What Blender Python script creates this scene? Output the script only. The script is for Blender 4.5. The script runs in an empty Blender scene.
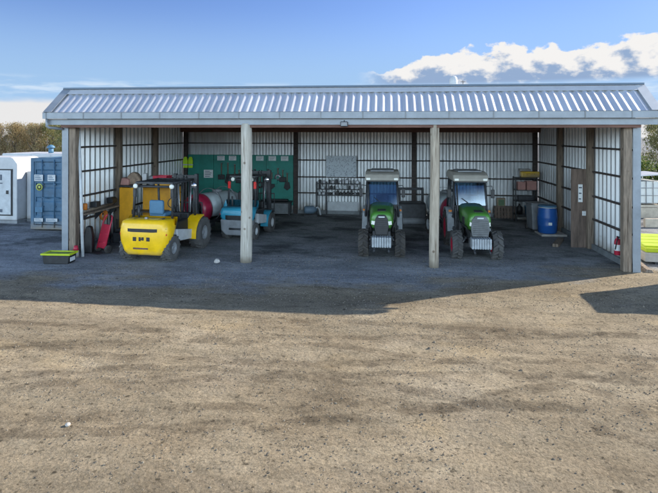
import bpy, bmesh, math, random
from mathutils import Vector, Matrix, noise
R = math.radians
rnd = random.Random(7)
scene = bpy.context.scene
col = scene.collection

# ------------------------------------------------------------------ materials
MATS = {}
def mat(name, c, rough=.6, metal=0., var=.12, scale=6., bump=.0, bscale=60., c2=None, stretch=(1, 1, 1), coat=0., spec=.5, cracks=False, dirt=0., rust=False):
    """procedural paint / timber / metal: two noise octaves move the colour and the gloss a little"""
    if name in MATS: return MATS[name]
    m = bpy.data.materials.new(name); m.use_nodes = True
    nt = m.node_tree; N = nt.nodes; L = nt.links
    b = N['Principled BSDF']
    tc = N.new('ShaderNodeTexCoord'); mp = N.new('ShaderNodeMapping')
    mp.inputs['Scale'].default_value = stretch
    L.new(tc.outputs['Object'], mp.inputs['Vector'])
    n1 = N.new('ShaderNodeTexNoise'); n1.inputs['Scale'].default_value = scale; n1.inputs['Detail'].default_value = 8
    n1.inputs['Roughness'].default_value = .65
    L.new(mp.outputs['Vector'], n1.inputs['Vector'])
    rp = N.new('ShaderNodeValToRGB'); rp.color_ramp.elements[0].position = .3; rp.color_ramp.elements[1].position = .72
    d = c2 if c2 else tuple(max(0, x * (1 - var * 2)) for x in c)
    u = tuple(min(1, x * (1 + var)) for x in c)
    rp.color_ramp.elements[0].color = (*d, 1); rp.color_ramp.elements[1].color = (*u, 1)
    L.new(n1.outputs['Fac'], rp.inputs['Fac']); L.new(rp.outputs['Color'], b.inputs['Base Color'])
    mr = N.new('ShaderNodeMapRange'); mr.inputs['To Min'].default_value = max(.03, rough - .1); mr.inputs['To Max'].default_value = min(1, rough + .12)
    L.new(n1.outputs['Fac'], mr.inputs['Value']); L.new(mr.outputs['Result'], b.inputs['Roughness'])
    b.inputs['Metallic'].default_value = metal
    b.inputs['Coat Weight'].default_value = coat
    b.inputs['Specular IOR Level'].default_value = spec
    if bump:
        n2 = N.new('ShaderNodeTexNoise'); n2.inputs['Scale'].default_value = bscale; n2.inputs['Detail'].default_value = 5
        L.new(mp.outputs['Vector'], n2.inputs['Vector'])
        bp = N.new('ShaderNodeBump'); bp.inputs['Strength'].default_value = bump; bp.inputs['Distance'].default_value = .02
        L.new(n2.outputs['Fac'], bp.inputs['Height']); L.new(bp.outputs['Normal'], b.inputs['Normal'])
    if cracks:
        mc = N.new('ShaderNodeMapping'); mc.inputs['Scale'].default_value = (16, 16, .7); L.new(tc.outputs['Object'], mc.inputs['Vector'])
        nc = N.new('ShaderNodeTexNoise'); nc.inputs['Scale'].default_value = 1.3; nc.inputs['Detail'].default_value = 4; L.new(mc.outputs['Vector'], nc.inputs['Vector'])
        rc = N.new('ShaderNodeValToRGB'); rc.color_ramp.elements[0].position = .33; rc.color_ramp.elements[1].position = .42; rc.color_ramp.elements[0].color = (.35, .3, .26, 1); L.new(nc.outputs['Fac'], rc.inputs['Fac'])
        vk = N.new('ShaderNodeTexVoronoi'); vk.inputs['Scale'].default_value = 2.4; L.new(tc.outputs['Object'], vk.inputs['Vector'])
        rk = N.new('ShaderNodeValToRGB'); rk.color_ramp.elements[0].position = .05; rk.color_ramp.elements[1].position = .11; rk.color_ramp.elements[0].color = (.3, .22, .16, 1); L.new(vk.outputs['Distance'], rk.inputs['Fac'])
        src = rp.outputs['Color']
        for o_ in (rc, rk):
            xm = N.new('ShaderNodeMix'); xm.data_type = 'RGBA'; xm.blend_type = 'MULTIPLY'; xm.inputs['Factor'].default_value = .8
            L.new(src, xm.inputs['A']); L.new(o_.outputs['Color'], xm.inputs['B']); src = xm.outputs['Result']
        L.new(src, b.inputs['Base Color'])
    if dirt:
        sz = N.new('ShaderNodeSeparateXYZ'); L.new(tc.outputs['Object'], sz.inputs[0])
        nd = N.new('ShaderNodeTexNoise'); nd.inputs['Scale'].default_value = 3.5; nd.inputs['Detail'].default_value = 6; L.new(tc.outputs['Object'], nd.inputs['Vector'])
        k1 = N.new('ShaderNodeMath'); k1.operation = 'MULTIPLY_ADD'; k1.inputs[1].default_value = -1.6*dirt; L.new(nd.outputs['Fac'], k1.inputs[0]); L.new(sz.outputs[2], k1.inputs[2])
        k2 = N.new('ShaderNodeMapRange'); k2.inputs['From Min'].default_value = -.8*dirt; k2.inputs['From Max'].default_value = .35*dirt; k2.inputs['To Min'].default_value = .85; k2.inputs['To Max'].default_value = 0; L.new(k1.outputs[0], k2.inputs['Value'])
        xd = N.new('ShaderNodeMix'); xd.data_type = 'RGBA'; L.new(k2.outputs['Result'], xd.inputs['Factor'])
        L.new(b.inputs['Base Color'].links[0].from_socket, xd.inputs['A']); xd.inputs['B'].default_value = (.20, .17, .13, 1); L.new(xd.outputs['Result'], b.inputs['Base Color'])
    if rust:
        mu = N.new('ShaderNodeMapping'); mu.inputs['Scale'].default_value = (2.2, 2.2, .22); L.new(tc.outputs['Object'], mu.inputs['Vector'])
        nu = N.new('ShaderNodeTexNoise'); nu.inputs['Scale'].default_value = 2; nu.inputs['Detail'].default_value = 7; nu.inputs['Roughness'].default_value = .7; L.new(mu.outputs['Vector'], nu.inputs['Vector'])
        ru = N.new('ShaderNodeValToRGB'); ru.color_ramp.elements[0].position = .60; ru.color_ramp.elements[1].position = .76; ru.color_ramp.elements[0].color = (0, 0, 0, 1); ru.color_ramp.elements[1].color = (.55, .55, .55, 1); L.new(nu.outputs['Fac'], ru.inputs['Fac'])
        xu = N.new('ShaderNodeMix'); xu.data_type = 'RGBA'; L.new(ru.outputs['Color'], xu.inputs['Factor'])
        L.new(b.inputs['Base Color'].links[0].from_socket, xu.inputs['A']); xu.inputs['B'].default_value = (.20, .13, .085, 1); L.new(xu.outputs['Result'], b.inputs['Base Color'])
    MATS[name] = m
    return m

def glass_mat(name, tint, rough=.03):
    m = bpy.data.materials.new(name); m.use_nodes = True
    nt = m.node_tree; N = nt.nodes; L = nt.links
    N.remove(N['Principled BSDF'])
    g = N.new('ShaderNodeBsdfGlossy'); g.inputs['Roughness'].default_value = rough; g.inputs['Color'].default_value = (.9, .95, 1, 1)
    t = N.new('ShaderNodeBsdfTransparent'); t.inputs['Color'].default_value = (*tint, 1)
    f = N.new('ShaderNodeFresnel'); f.inputs['IOR'].default_value = 1.75
    nz = N.new('ShaderNodeTexNoise'); nz.inputs['Scale'].default_value = 3
    ad = N.new('ShaderNodeMath'); ad.operation = 'MULTIPLY_ADD'; ad.inputs[1].default_value = .10
    L.new(nz.outputs['Fac'], ad.inputs[0]); L.new(f.outputs['Fac'], ad.inputs[2])
    x = N.new('ShaderNodeMixShader'); L.new(ad.outputs[0], x.inputs[0]); L.new(t.outputs[0], x.inputs[1]); L.new(g.outputs[0], x.inputs[2])
    L.new(x.outputs[0], N['Material Output'].inputs['Surface'])
    return m

M = dict(
    galv=mat('galvanised_sheet', (.66, .68, .69), .40, .55, .09, 1.6, stretch=(1, 1, .25), dirt=.45, rust=True),
    roof=mat('roof_sheet', (.74, .755, .765), .52, .80, .08, 1.2, stretch=(1, .25, .25)),
    trim=mat('grey_flashing', (.25, .28, .315), .45, .2, .12, 2.5, rust=False),
    trim_light=mat('pale_flashing', (.50, .51, .52), .45, .2, .06, 2.5),
    trim_shade=mat('shaded_ridge_edge', (.09, .13, .18), .5, .2, .1, 3),
    timber=mat('old_timber', (.24, .19, .145), .85, 0, .25, 7, .5, 40, stretch=(3, 3, .35), cracks=True),
    timber_h=mat('dark_rail_timber', (.075, .06, .055), .85, 0, .3, 7, .4, 40, stretch=(.4, 3, 3)),
    timber_r=mat('red_brown_beam', (.16, .085, .065), .85, 0, .25, 6, .4, 40, stretch=(.3, 3, 3)),
    pole=mat('pale_pole_timber', (.50, .475, .42), .8, 0, .14, 5, .6, 30, c2=(.32, .29, .24), stretch=(3, 3, .3), cracks=True, dirt=.16),
    pole2=mat('tan_pole_timber', (.43, .375, .30), .8, 0, .16, 5, .6, 30, c2=(.26, .22, .17), stretch=(3, 3, .3), cracks=True, dirt=.16),
    board=mat('weathered_board', (.17, .125, .10), .85, 0, .3, 5, .4, 40, stretch=(2, 2, .3)),
    ply=mat('plywood_board', (.33, .26, .18), .8, 0, .2, 4),
    green_board=mat('green_board', (.028, .25, .20), .6, 0, .15, 2),
    bench=mat('grey_bench', (.20, .22, .23), .6, 0, .2, 4),
    paper=mat('white_paper', (.75, .78, .78), .8, 0, .05, 9),
    ink=mat('print_ink', (.10, .12, .15), .8, 0, .1, 9),
    yellow=mat('yellow_paint', (.86, .52, .004), .38, 0, .09, 4, coat=.2, dirt=.30),
    orange_y=mat('orange_yellow_paint', (.72, .34, .012), .5, 0, .12, 3),
    orange=mat('orange_plastic', (.62, .20, .03), .6, 0, .15, 4),
    black=mat('black_plastic', (.018, .019, .021), .5, 0, .3, 9),
    dark=mat('dark_steel', (.045, .048, .053), .5, .2, .3, 8),
    rubber=mat('tyre_rubber', (.028, .028, .03), .85, 0, .35, 7, .3, 50, c2=(.07, .062, .052)),
    rubber_dusty=mat('dusty_tyre_rubber', (.085, .083, .08), .9, 0, .25, 6, .3, 50, c2=(.06, .06, .06)),
    steel=mat('bare_steel', (.35, .36, .38), .4, .7, .2, 6),
    lgrey=mat('light_grey_paint', (.50, .53, .55), .5, 0, .12, 4),
    grey=mat('mid_grey_paint', (.22, .235, .25), .55, 0, .15, 4),
    white=mat('white_paint', (.50, .515, .53), .45, 0, .09, 2, dirt=.22),
    roofcap=mat('beige_cab_roof', (.29, .275, .24), .5, 0, .1, 4),
    blue_fl=mat('turquoise_paint', (.03, .27, .40), .4, 0, .1, 3, coat=.2),
    blue=mat('blue_container_paint', (.055, .135, .225), .55, 0, .2, 2.5, dirt=.3, rust=True),
    blue_d=mat('blue_drum_plastic', (.015, .10, .36), .4, 0, .08, 3),
    blue_s=mat('blue_vinyl', (.065, .17, .28), .6, 0, .1, 5),
    red=mat('red_paint', (.45, .02, .05), .45, 0, .15, 4),
    crimson=mat('crimson_paint', (.30, .012, .045), .4, 0, .15, 4, coat=.2),
    green_t=mat('tractor_green', (.06, .20, .028), .38, 0, .16, 5, coat=.25),
    lime=mat('lime_plastic', (.42, .52, .012), .45, 0, .06, 4),
    hivis=mat('hi_vis_fabric', (.55, .85, .03), .8, 0, .08, 8),
    pink=mat('faded_pink_card', (.42, .22, .19), .8, 0, .12, 6),
    card=mat('brown_cardboard', (.30, .22, .15), .85, 0, .12, 6),
    tan=mat('tan_sacking', (.30, .22, .16), .9, 0, .25, 9, .4, 40),
    concrete=mat('pale_concrete', (.42, .40, .37), .9, 0, .12, 5, .3, 40),
    tail=mat('red_lens', (.6, .03, .03), .2, 0, .05, 5),
    grey_grille=mat('grey_grille', (.12, .13, .135), .55, 0, .2, 6),
    fender_p=mat('fender_paint', (.26, .285, .30), .5, 0, .12, 4),
    weight_p=mat('weight_paint', (.33, .36, .38), .55, 0, .2, 7),
    lens=mat('clear_lens', (.75, .76, .70), .15, .0, .05, 5),
    chrome=mat('mirror_face', (.7, .74, .78), .12, .9, .05, 5),
    bark=mat('tree_bark', (.11, .085, .06), .9, 0, .3, 9, .5, 30),
    sand=mat('sandy_block', (.46, .41, .33), .9, 0, .15, 4, .4, 30),
    tank=mat('white_tank_plastic', (.58, .60, .58), .5, 0, .06, 4),
    teal=mat('grey_tank_plastic', (.40, .46, .48), .5, 0, .12, 3),
)
M['screen'] = glass_mat('cab_glass', (.50, .62, .70))

def leaf_mat(name, cols):
    m = bpy.data.materials.new(name); m.use_nodes = True
    nt = m.node_tree; N = nt.nodes; L = nt.links; b = N['Principled BSDF']
    g = N.new('ShaderNodeNewGeometry'); rp = N.new('ShaderNodeValToRGB')
    el = rp.color_ramp.elements
    el[0].color = (*cols[0], 1); el[1].color = (*cols[-1], 1)
    for i, c in enumerate(cols[1:-1]):
        e = el.new((i + 1) / (len(cols) - 1)); e.color = (*c, 1)
    L.new(g.outputs['Random Per Island'], rp.inputs['Fac']); L.new(rp.outputs['Color'], b.inputs['Base Color'])
    b.inputs['Roughness'].default_value = .75
    tr = N.new('ShaderNodeBsdfTranslucent'); L.new(rp.outputs['Color'], tr.inputs['Color'])
    x = N.new('ShaderNodeMixShader'); x.inputs[0].default_value = .5
    L.new(b.outputs[0], x.inputs[1]); L.new(tr.outputs[0], x.inputs[2]); L.new(x.outputs[0], N['Material Output'].inputs['Surface'])
    return m

# ------------------------------------------------------------------ mesh builder
class MB:
    def __init__(s): s.bm = bmesh.new(); s.T = Matrix()
    def _add(s, verts, faces, smooth=False):
        vs = [s.bm.verts.new(s.T @ Vector(v)) for v in verts]
        for f in faces:
            try:
                fc = s.bm.faces.new([vs[i] for i in f]); fc.smooth = smooth
            except ValueError: pass
        return vs
    def box(s, lo, hi, bev=0., rot=None, seg=2):
        lo = Vector(lo); hi = Vector(hi); c = (lo + hi) / 2; h = (hi - lo) / 2
        m = Matrix.Translation(c) @ (rot.to_4x4() if rot else Matrix())
        P = [(-1,-1,-1),(1,-1,-1),(1,1,-1),(-1,1,-1),(-1,-1,1),(1,-1,1),(1,1,1),(-1,1,1)]
        V = [m @ Vector((p[0]*h.x, p[1]*h.y, p[2]*h.z)) for p in P]
        return s.hull(V, [(3,2,1,0),(4,5,6,7),(0,1,5,4),(1,2,6,5),(2,3,7,6),(3,0,4,7)], bev, seg)
    def hull(s, V, F, bev=0., seg=2):
        t = bmesh.new()
        vs = [t.verts.new(v) for v in V]
        for f in F: t.faces.new([vs[i] for i in f])
        bmesh.ops.recalc_face_normals(t, faces=t.faces[:])
        if bev: bmesh.ops.bevel(t, geom=t.edges[:], offset=bev, segments=seg, profile=.5, affect='EDGES', clamp_overlap=True)
        t.verts.index_update()
        s._add([v.co.copy() for v in t.verts], [[v.index for v in f.verts] for f in t.faces])
        t.free(); return s
    def prism(s, poly, a, b, axis='Y', bev=0., seg=2):
        """poly in the plane across `axis`, extruded from a to b"""
        def p(u, v, t): return (u, t, v) if axis == 'Y' else ((t, u, v) if axis == 'X' else (u, v, t))
        n = len(poly)
        V = [p(u, v, a) for u, v in poly] + [p(u, v, b) for u, v in poly]
        F = [list(range(n)), list(range(2*n-1, n-1, -1))] + [(i, (i+1) % n, n+(i+1) % n, n+i) for i in range(n)]
        return s.hull([Vector(v) for v in V], F, bev, seg)
    def tube(s, pts, r, n=10, caps=True):
        pts = [Vector(p) for p in pts]; rs = r if isinstance(r, (list, tuple)) else [r]*len(pts)
        rings = []; up = None
        for i, p in enumerate(pts):
            a = pts[max(0, i-1)]; b = pts[min(len(pts)-1, i+1)]; d = (b-a).normalized()
            if up is None:
                up = Vector((0, 0, 1)) if abs(d.z) < .9 else Vector((1, 0, 0))
            x = d.cross(up).normalized(); y = x.cross(d).normalized(); up = y
            rings.append([p + (x*math.cos(2*math.pi*k/n) + y*math.sin(2*math.pi*k/n))*rs[i] for k in range(n)])
        V = [v for rg in rings for v in rg]
        F = [(i*n+k, i*n+(k+1) % n, (i+1)*n+(k+1) % n, (i+1)*n+k) for i in range(len(pts)-1) for k in range(n)]
        s._add(V, F, True)
        if caps:
            s._add(rings[0], [list(range(n))[::-1]]); s._add(rings[-1], [list(range(n))])
        return s
    def lathe(s, prof, o=(0, 0, 0), axis='Z', n=24):
        o = Vector(o); V = []
        for r, t in prof:
            for k in range(n):
                a = 2*math.pi*k/n; c, d = r*math.cos(a), r*math.sin(a)
                V.append(o + (Vector((c, d, t)) if axis == 'Z' else Vector((t, c, d)) if axis == 'X' else Vector((d, t, c))))
        m = len(prof)
        F = [(i*n+k, i*n+(k+1) % n, (i+1)*n+(k+1) % n, (i+1)*n+k) for i in range(m-1) for k in range(n)]
        s._add(V, F, True); return s
    def loft(s, secs, caps=True, smooth=True):
        n = len(secs[0]); V = [v for q in secs for v in q]
        F = [(i*n+k, i*n+(k+1) % n, (i+1)*n+(k+1) % n, (i+1)*n+k) for i in range(len(secs)-1) for k in range(n)]
        if caps: F += [list(range(n))[::-1], [len(V)-n+k for k in range(n)]]
        s._add(V, F, smooth); return s
    def build(s, name, m, parent=None, flip=True):
        bmesh.ops.remove_doubles(s.bm, verts=s.bm.verts[:], dist=1e-5)
        if flip: bmesh.ops.recalc_face_normals(s.bm, faces=s.bm.faces[:])
        me = bpy.data.meshes.new(name); s.bm.to_mesh(me); s.bm.free()
        me.materials.append(M[m] if isinstance(m, str) else m)
        o = bpy.data.objects.new(name, me); col.objects.link(o)
        if parent: o.parent = parent
        return o

def tag(o, label=None, cat=None, group=None, kind=None):
    if label: o['label'] = label
    if cat: o['category'] = cat
    if group: o['group'] = group
    if kind: o['kind'] = kind
    return o
def thing(name, label, cat, loc=(0, 0, 0), rz=0, group=None):
    o = bpy.data.objects.new(name, None); o.empty_display_size = .3; col.objects.link(o)
    o.location = loc; o.rotation_euler = (0, 0, R(rz))
    return tag(o, label, cat, group)
def solo(name, mb, m, label, cat, loc=(0, 0, 0), rz=0, group=None):
    o = mb.build(name, m); o.location = loc; o.rotation_euler = (0, 0, R(rz))
    return tag(o, label, cat, group)
def rotz(a): return Matrix.Rotation(R(a), 3, 'Z')
def rotx(a): return Matrix.Rotation(R(a), 3, 'X')
def roty(a): return Matrix.Rotation(R(a), 3, 'Y')

# ------------------------------------------------------------------ ground
def h_ground(x, y):
    k = min(1, max(0, (-.9 - y) / 1.2))
    v = noise.noise(Vector((x*.25, y*.25, 3))) * .045 + noise.noise(Vector((x*.7, y*1.7, 9))) * .022 + noise.noise(Vector((x*2.6, y*3.6, 5))) * .011
    return v * k + noise.noise(Vector((x*1.4, y*1.4, 1))) * .004
def axis_pts(a, b, st, far):
    o = [-far, -far*.5, -far*.25, -far*.12]
    o = [t for t in o if t < a - 3]
    n = int((b-a)/st)
    o += [a + (b-a)*i/n for i in range(n+1)]
    o += [t for t in (far*.12, far*.25, far*.5, far) if t > b + 3]
    return o
xs = axis_pts(-6, 24, .10, 900); ys = axis_pts(-13, 1, .08, 900)
g = MB()
V = [(x, y, h_ground(x, y) if -7 < x < 25 and -14 < y < 2 else 0) for y in ys for x in xs]
nx = len(xs)
F = [(j*nx+i, j*nx+i+1, (j+1)*nx+i+1, (j+1)*nx+i) for j in range(len(ys)-1) for i in range(nx-1)]
g._add(V, F, True)
def ground_mat():
    m = bpy.data.materials.new('compacted_gravel'); m.use_nodes = True
    nt = m.node_tree; N = nt.nodes; L = nt.links; b = N['Principled BSDF']
    tc = N.new('ShaderNodeTexCoord')
    def nz(scale, det=8, rough=.6, st=(1, 1, 1), rz=0, off=0):
        mp = N.new('ShaderNodeMapping'); mp.inputs['Scale'].default_value = st; mp.inputs['Rotation'].default_value = (0, 0, R(rz)); mp.inputs['Location'].default_value = (off, off*.7, 0)
        L.new(tc.outputs['Object'], mp.inputs['Vector'])
        t = N.new('ShaderNodeTexNoise'); t.inputs['Scale'].default_value = scale; t.inputs['Detail'].default_value = det; t.inputs['Roughness'].default_value = rough
        L.new(mp.outputs['Vector'], t.inputs['Vector']); return t.outputs['Fac']
    def ramp(f, *st):
        r = N.new('ShaderNodeValToRGB'); e = r.color_ramp.elements
        while len(e) < len(st): e.new(.5)
        for q, (p, c) in zip(e, st): q.position = p; q.color = (*c, 1) if isinstance(c, tuple) else (c, c, c, 1)
        L.new(f, r.inputs['Fac']); return r.outputs['Color']
    def mix(kind, fac, a, c):
        x = N.new('ShaderNodeMix'); x.data_type = 'RGBA'; x.blend_type = kind
        if isinstance(fac, float): x.inputs['Factor'].default_value = fac
        else: L.new(fac, x.inputs['Factor'])
        L.new(a, x.inputs['A'])
        if isinstance(c, tuple): x.inputs['B'].default_value = (*c, 1)
        else: L.new(c, x.inputs['B'])
        return x.outputs['Result']
    base = ramp(nz(.55, 10, .62), (.32, (.242, .198, .134)), (.52, (.30, .252, .175)), (.70, (.355, .305, .222)))
    # scuffed wheel lanes run roughly along the front of the shed, a second set turns in from the right
    lane = ramp(nz(.9, 7, .6, (.22, 1.0, 1), 8), (.44, 0.), (.60, 1.))
    lane2 = ramp(nz(.8, 7, .6, (.20, 1.0, 1), -32, 11), (.50, 0.), (.63, 1.))
    c = mix('MIX', lane, base, mix('MULTIPLY', 1., base, (.82, .815, .81)))
    c = mix('MIX', lane2, c, mix('MULTIPLY', 1., c, (.82, .81, .81)))
    warm = ramp(nz(.45, 5, .5, (1, 1.4, 1), 20, 31), (.60, 0.), (.72, .35))
    c = mix('MIX', warm, c, (.46, .35, .19))
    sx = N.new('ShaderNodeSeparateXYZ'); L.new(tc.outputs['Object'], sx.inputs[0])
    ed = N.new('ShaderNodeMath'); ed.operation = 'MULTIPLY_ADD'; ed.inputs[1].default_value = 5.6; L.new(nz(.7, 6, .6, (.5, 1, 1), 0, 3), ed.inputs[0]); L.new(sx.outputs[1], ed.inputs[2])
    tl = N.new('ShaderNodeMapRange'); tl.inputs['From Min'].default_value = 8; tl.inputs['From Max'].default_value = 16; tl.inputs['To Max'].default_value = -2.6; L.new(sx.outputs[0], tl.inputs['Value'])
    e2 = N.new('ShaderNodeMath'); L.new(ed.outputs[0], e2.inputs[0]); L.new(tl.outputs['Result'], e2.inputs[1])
    shade_tint = ramp(e2.outputs[0], (.0, 0.), (3.2, 1.))  # cool grey painted into the ground where the shed's shade lies
    c = mix('MIX', shade_tint, c, mix('MULTIPLY', 1., ramp(nz(1.1, 8, .6, (.6, 1, 1), 0, 9), (.35, .20), (.7, .34)), (.96, 1., 1.03)))
    oil = ramp(nz(.75, 6, .6, (.7, 1, 1), 12, 17), (.50, 1.), (.60, .45)); inn = ramp(sx.outputs[1], (.0, 0.), (1., 1.))
    c = mix('MULTIPLY', inn, c, oil)
    # pairs of tyre tracks, each a thin line of pressed, darker soil broken up by noise
    def track(k, x0, y0, curve):
        dx = N.new('ShaderNodeMath'); dx.operation = 'SUBTRACT'; L.new(sx.outputs[0], dx.inputs[0]); dx.inputs[1].default_value = x0
        q = N.new('ShaderNodeMath'); q.operation = 'MULTIPLY_ADD'; L.new(dx.outputs[0], q.inputs[0]); q.inputs[1].default_value = curve; q.inputs[2].default_value = k
        p = N.new('ShaderNodeMath'); p.operation = 'MULTIPLY_ADD'; L.new(dx.outputs[0], p.inputs[0]); L.new(q.outputs[0], p.inputs[1]); p.inputs[2].default_value = y0
        d = N.new('ShaderNodeMath'); d.operation = 'SUBTRACT'; L.new(sx.outputs[1], d.inputs[0]); L.new(p.outputs[0], d.inputs[1])
        wv = N.new('ShaderNodeMath'); wv.operation = 'MULTIPLY_ADD'; L.new(nz(.8, 3, .5, (1, 1, 1), 0, x0), wv.inputs[0]); wv.inputs[1].default_value = .5; L.new(d.outputs[0], wv.inputs[2])
        a = N.new('ShaderNodeMath'); a.operation = 'ABSOLUTE'; L.new(wv.outputs[0], a.inputs[0])
        m_ = ramp(a.outputs[0], (.09, 1.), (.15, 0.)); br = ramp(nz(2.2, 6, .7, (1, 1, 1), 0, y0), (.42, 0.), (.55, 1.))
        return mix('MULTIPLY', 1., m_, br)
    for (k, x0, y0, cu) in ((.10, 9, -4.9, .012), (.10, 9, -5.9, .012), (-.38, 11, -6.0, -.05), (-.38, 11, -7.1, -.05), (.24, 6, -6.8, -.02), (.24, 6, -7.7, -.02), (-.05, 8, -4.2, .004), (.5, 12, -6.2, .03)):
        c = mix('MIX', track(k, x0, y0, cu), c, mix('MULTIPLY', 1., c, (.66, .65, .65)))
    # grit: dark crumbs and pale chips
    vo = N.new('ShaderNodeTexVoronoi'); vo.inputs['Scale'].default_value = 42; L.new(tc.outputs['Object'], vo.inputs['Vector'])
    vc = N.new('ShaderNodeSeparateColor'); L.new(vo.outputs['Color'], vc.inputs['Color'])
    crumbs = ramp(vc.outputs['Red'], (.0, .55), (.5, 1.), (.93, 1.1), (1., 1.35))
    c = mix('MULTIPLY', .5, c, crumbs)
    fine = ramp(nz(26, 8, .8), (.36, .40), (.47, .94), (.55, 1.05), (.68, 1.4))
    c = mix('MULTIPLY', .8, c, fine)
    patch = ramp(nz(2.6, 9, .72, (.7, 2.0, 1)), (.34, .52), (.52, 1.02), (.68, 1.16))
    c = mix('MULTIPLY', .6, c, patch)
    dots = ramp(nz(9, 3, .6, (1, 1, 1), 0, 5), (.31, .36), (.39, 1.))
    c = mix('MULTIPLY', 1., c, dots)
    L.new(c, b.inputs['Base Color'])
    b.inputs['Roughness'].default_value = .95; b.inputs['Specular IOR Level'].default_value = .15
    bp = N.new('ShaderNodeBump'); bp.inputs['Strength'].default_value = .9; bp.inputs['Distance'].default_value = .035
    ad = N.new('ShaderNodeMath'); ad.operation = 'MULTIPLY_ADD'; ad.inputs[1].default_value = .5
    L.new(nz(28, 8, .75), ad.inputs[0]); L.new(nz(6, 6, .65), ad.inputs[2])
    L.new(ad.outputs[0], bp.inputs['Height']); L.new(bp.outputs['Normal'], b.inputs['Normal'])
    return m
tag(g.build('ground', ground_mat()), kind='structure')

st = MB()
def stone(x, y, r):
    t = Vector((x, y, h_ground(x, y) + r*.25)); rings = []
    q = [rnd.uniform(.7, 1.25) for _ in range(6)]; e = rnd.uniform(.4, .8); a0 = rnd.uniform(0, 6)
    lo = [t + Vector((math.cos(a0+k*1.047)*r*q[k], math.sin(a0+k*1.047)*r*q[k], -r*.3)) for k in range(6)]
    hi = [t + Vector((math.cos(a0+k*1.047)*r*q[k]*.6, math.sin(a0+k*1.047)*r*q[k]*.6, r*e)) for k in range(6)]
    st._add(lo+hi, [(k, (k+1) % 6, 6+(k+1) % 6, 6+k) for k in range(6)] + [(6, 7, 8, 9, 10, 11)])
for i in range(26000):
    x = rnd.uniform(1, 17); y = -9.6 + 10.4*rnd.random()**1.15
    d = noise.noise(Vector((x*.5, y*.9, 2)))
    if d < -.05 and rnd.random() < .8: continue
    stone(x, y, .004 + .010*rnd.random()**2.6)
for i in range(26):
    stone(rnd.uniform(2, 16), rnd.uniform(-8.5, -1), rnd.uniform(.014, .028))
sm = leaf_mat('loose_stone', [(.16, .14, .115), (.26, .22, .17), (.34, .29, .22), (.44, .39, .31), (.19, .17, .145)])
tag(st.build('loose_gravel', sm), 'loose gravel and crumbs of stone scattered over the yard', 'gravel', kind='stuff')
for (x, y, r, lb) in ((4.62, -.35, .085, 'white stone lying at the foot of the thick pale pole'), (5.44, -8.31, .03, 'pale stone alone on the sunlit gravel of the front yard')):
    s = MB(); bm2 = bmesh.new(); bmesh.ops.create_icosphere(bm2, subdivisions=2, radius=r)
    for v in bm2.verts: v.co *= 1 + .35*noise.noise(v.co*14 + Vector((r*100, 0, 0))); v.co.z *= .75
    bm2.verts.index_update(); s._add([v.co for v in bm2.verts], [[v.index for v in f.verts] for f in bm2.faces]); bm2.free()
    solo('stone', s, 'concrete', lb, 'stone', (x, y, r*.5), group='pale stones on the gravel')

# ------------------------------------------------------------------ the shed
W, D = 15.6, 8.8
shed = thing('machinery_shed', 'long open fronted corrugated metal machinery shed with three bays of parked vehicles', 'shed')
def corrug(mb, u0, u1, pitch, amp, pt, prof=((0, 0), (.30, 0), (.52, 1), (.74, 1), (1, 0)), vs=(0, 1)):
    """trapezoid sheet; pt(u, v, off) -> xyz"""
    us = []
    n = int(math.ceil((u1-u0)/pitch))
    for i in range(n):
        for a, h in prof[:-1]:
            u = u0 + (i+a)*pitch
            if u <= u1: us.append((u, h))
    V = [pt(u, v, h*amp) for v in vs for u, h in us]; m = len(us)
    F = [(j*m+i, j*m+i+1, (j+1)*m+i+1, (j+1)*m+i) for j in range(len(vs)-1) for i in range(m-1)]
    mb._add(V, F)
b = MB(); corrug(b, 0, W, .285, .075, lambda u, v, o: (u, D + o, .02 + 3.98*v)); b.build('back_wall', 'galv', shed)
topL = lambda y: 4.05 + (.62 if y < .5 else .62*(1-(y-.5)/8.3)) - (0 if y > .5 else (.5-y)*.7)
b = MB(); corrug(b, .0, D, .285, .075, lambda u, v, o: (.0 - o, u, .02 + (topL(u)-.1)*v)); b.build('side_wall', 'galv', shed)
b = MB(); corrug(b, .0, D, .285, .075, lambda u, v, o: (W + o, u, .02 + (topL(u)-.1)*v)); b.build('side_wall', 'galv', shed)
# roof: short steep front slope, long back slope
ys0, zs0, yr, zr = -.40, 4.10, .50, 4.80
sl = Vector((0, yr-ys0, zr-zs0)); nrm = Vector((0, -sl.z, sl.y)).normalized()
b = MB()
rprof = ((0, 0), (.10, .12), (.34, .9), (.42, 1), (.48, 1), (.54, .93), (.93, .06), (1, 0))
corrug(b, -.40, W+.40, .205, .036, lambda u, v, o: (u, ys0 + sl.y*v + nrm.y*o, zs0 + sl.z*v + nrm.z*o), prof=rprof)
corrug(b, -.40, W+.40, .205, .05, lambda u, v, o: (u, yr + 8.75*v, zr - .72*v + o), prof=rprof)
roof = b.build('roof', 'roof', shed)
b = MB()
for f0, f1 in ((.80, 1.0),):
    a = Vector((0, ys0, zs0)) + sl*f0 + nrm*.042; c = Vector((0, ys0, zs0)) + sl*f1 + nrm*.042
    b.hull([Vector((x, p.y, p.z)) for x in (-.42, W+.42) for p in (a, c, c+nrm*.006, a+nrm*.006)], [(0,1,2,3),(4,7,6,5),(0,4,5,1),(1,5,6,2),(2,6,7,3),(3,7,4,0)])
b.box((-.42, yr+.0, zr+.05), (W+.42, yr+.3, zr+.056))
b.build('ridge_cap', 'trim_light', roof)
b = MB(); b.box((-.43, yr-.035, zr+.055), (W+.43, yr+.05, zr+.105)); b.build('ridge_edge', 'trim_shade', roof)  # dark colour paints in the shade on the cap's top edge
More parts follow.
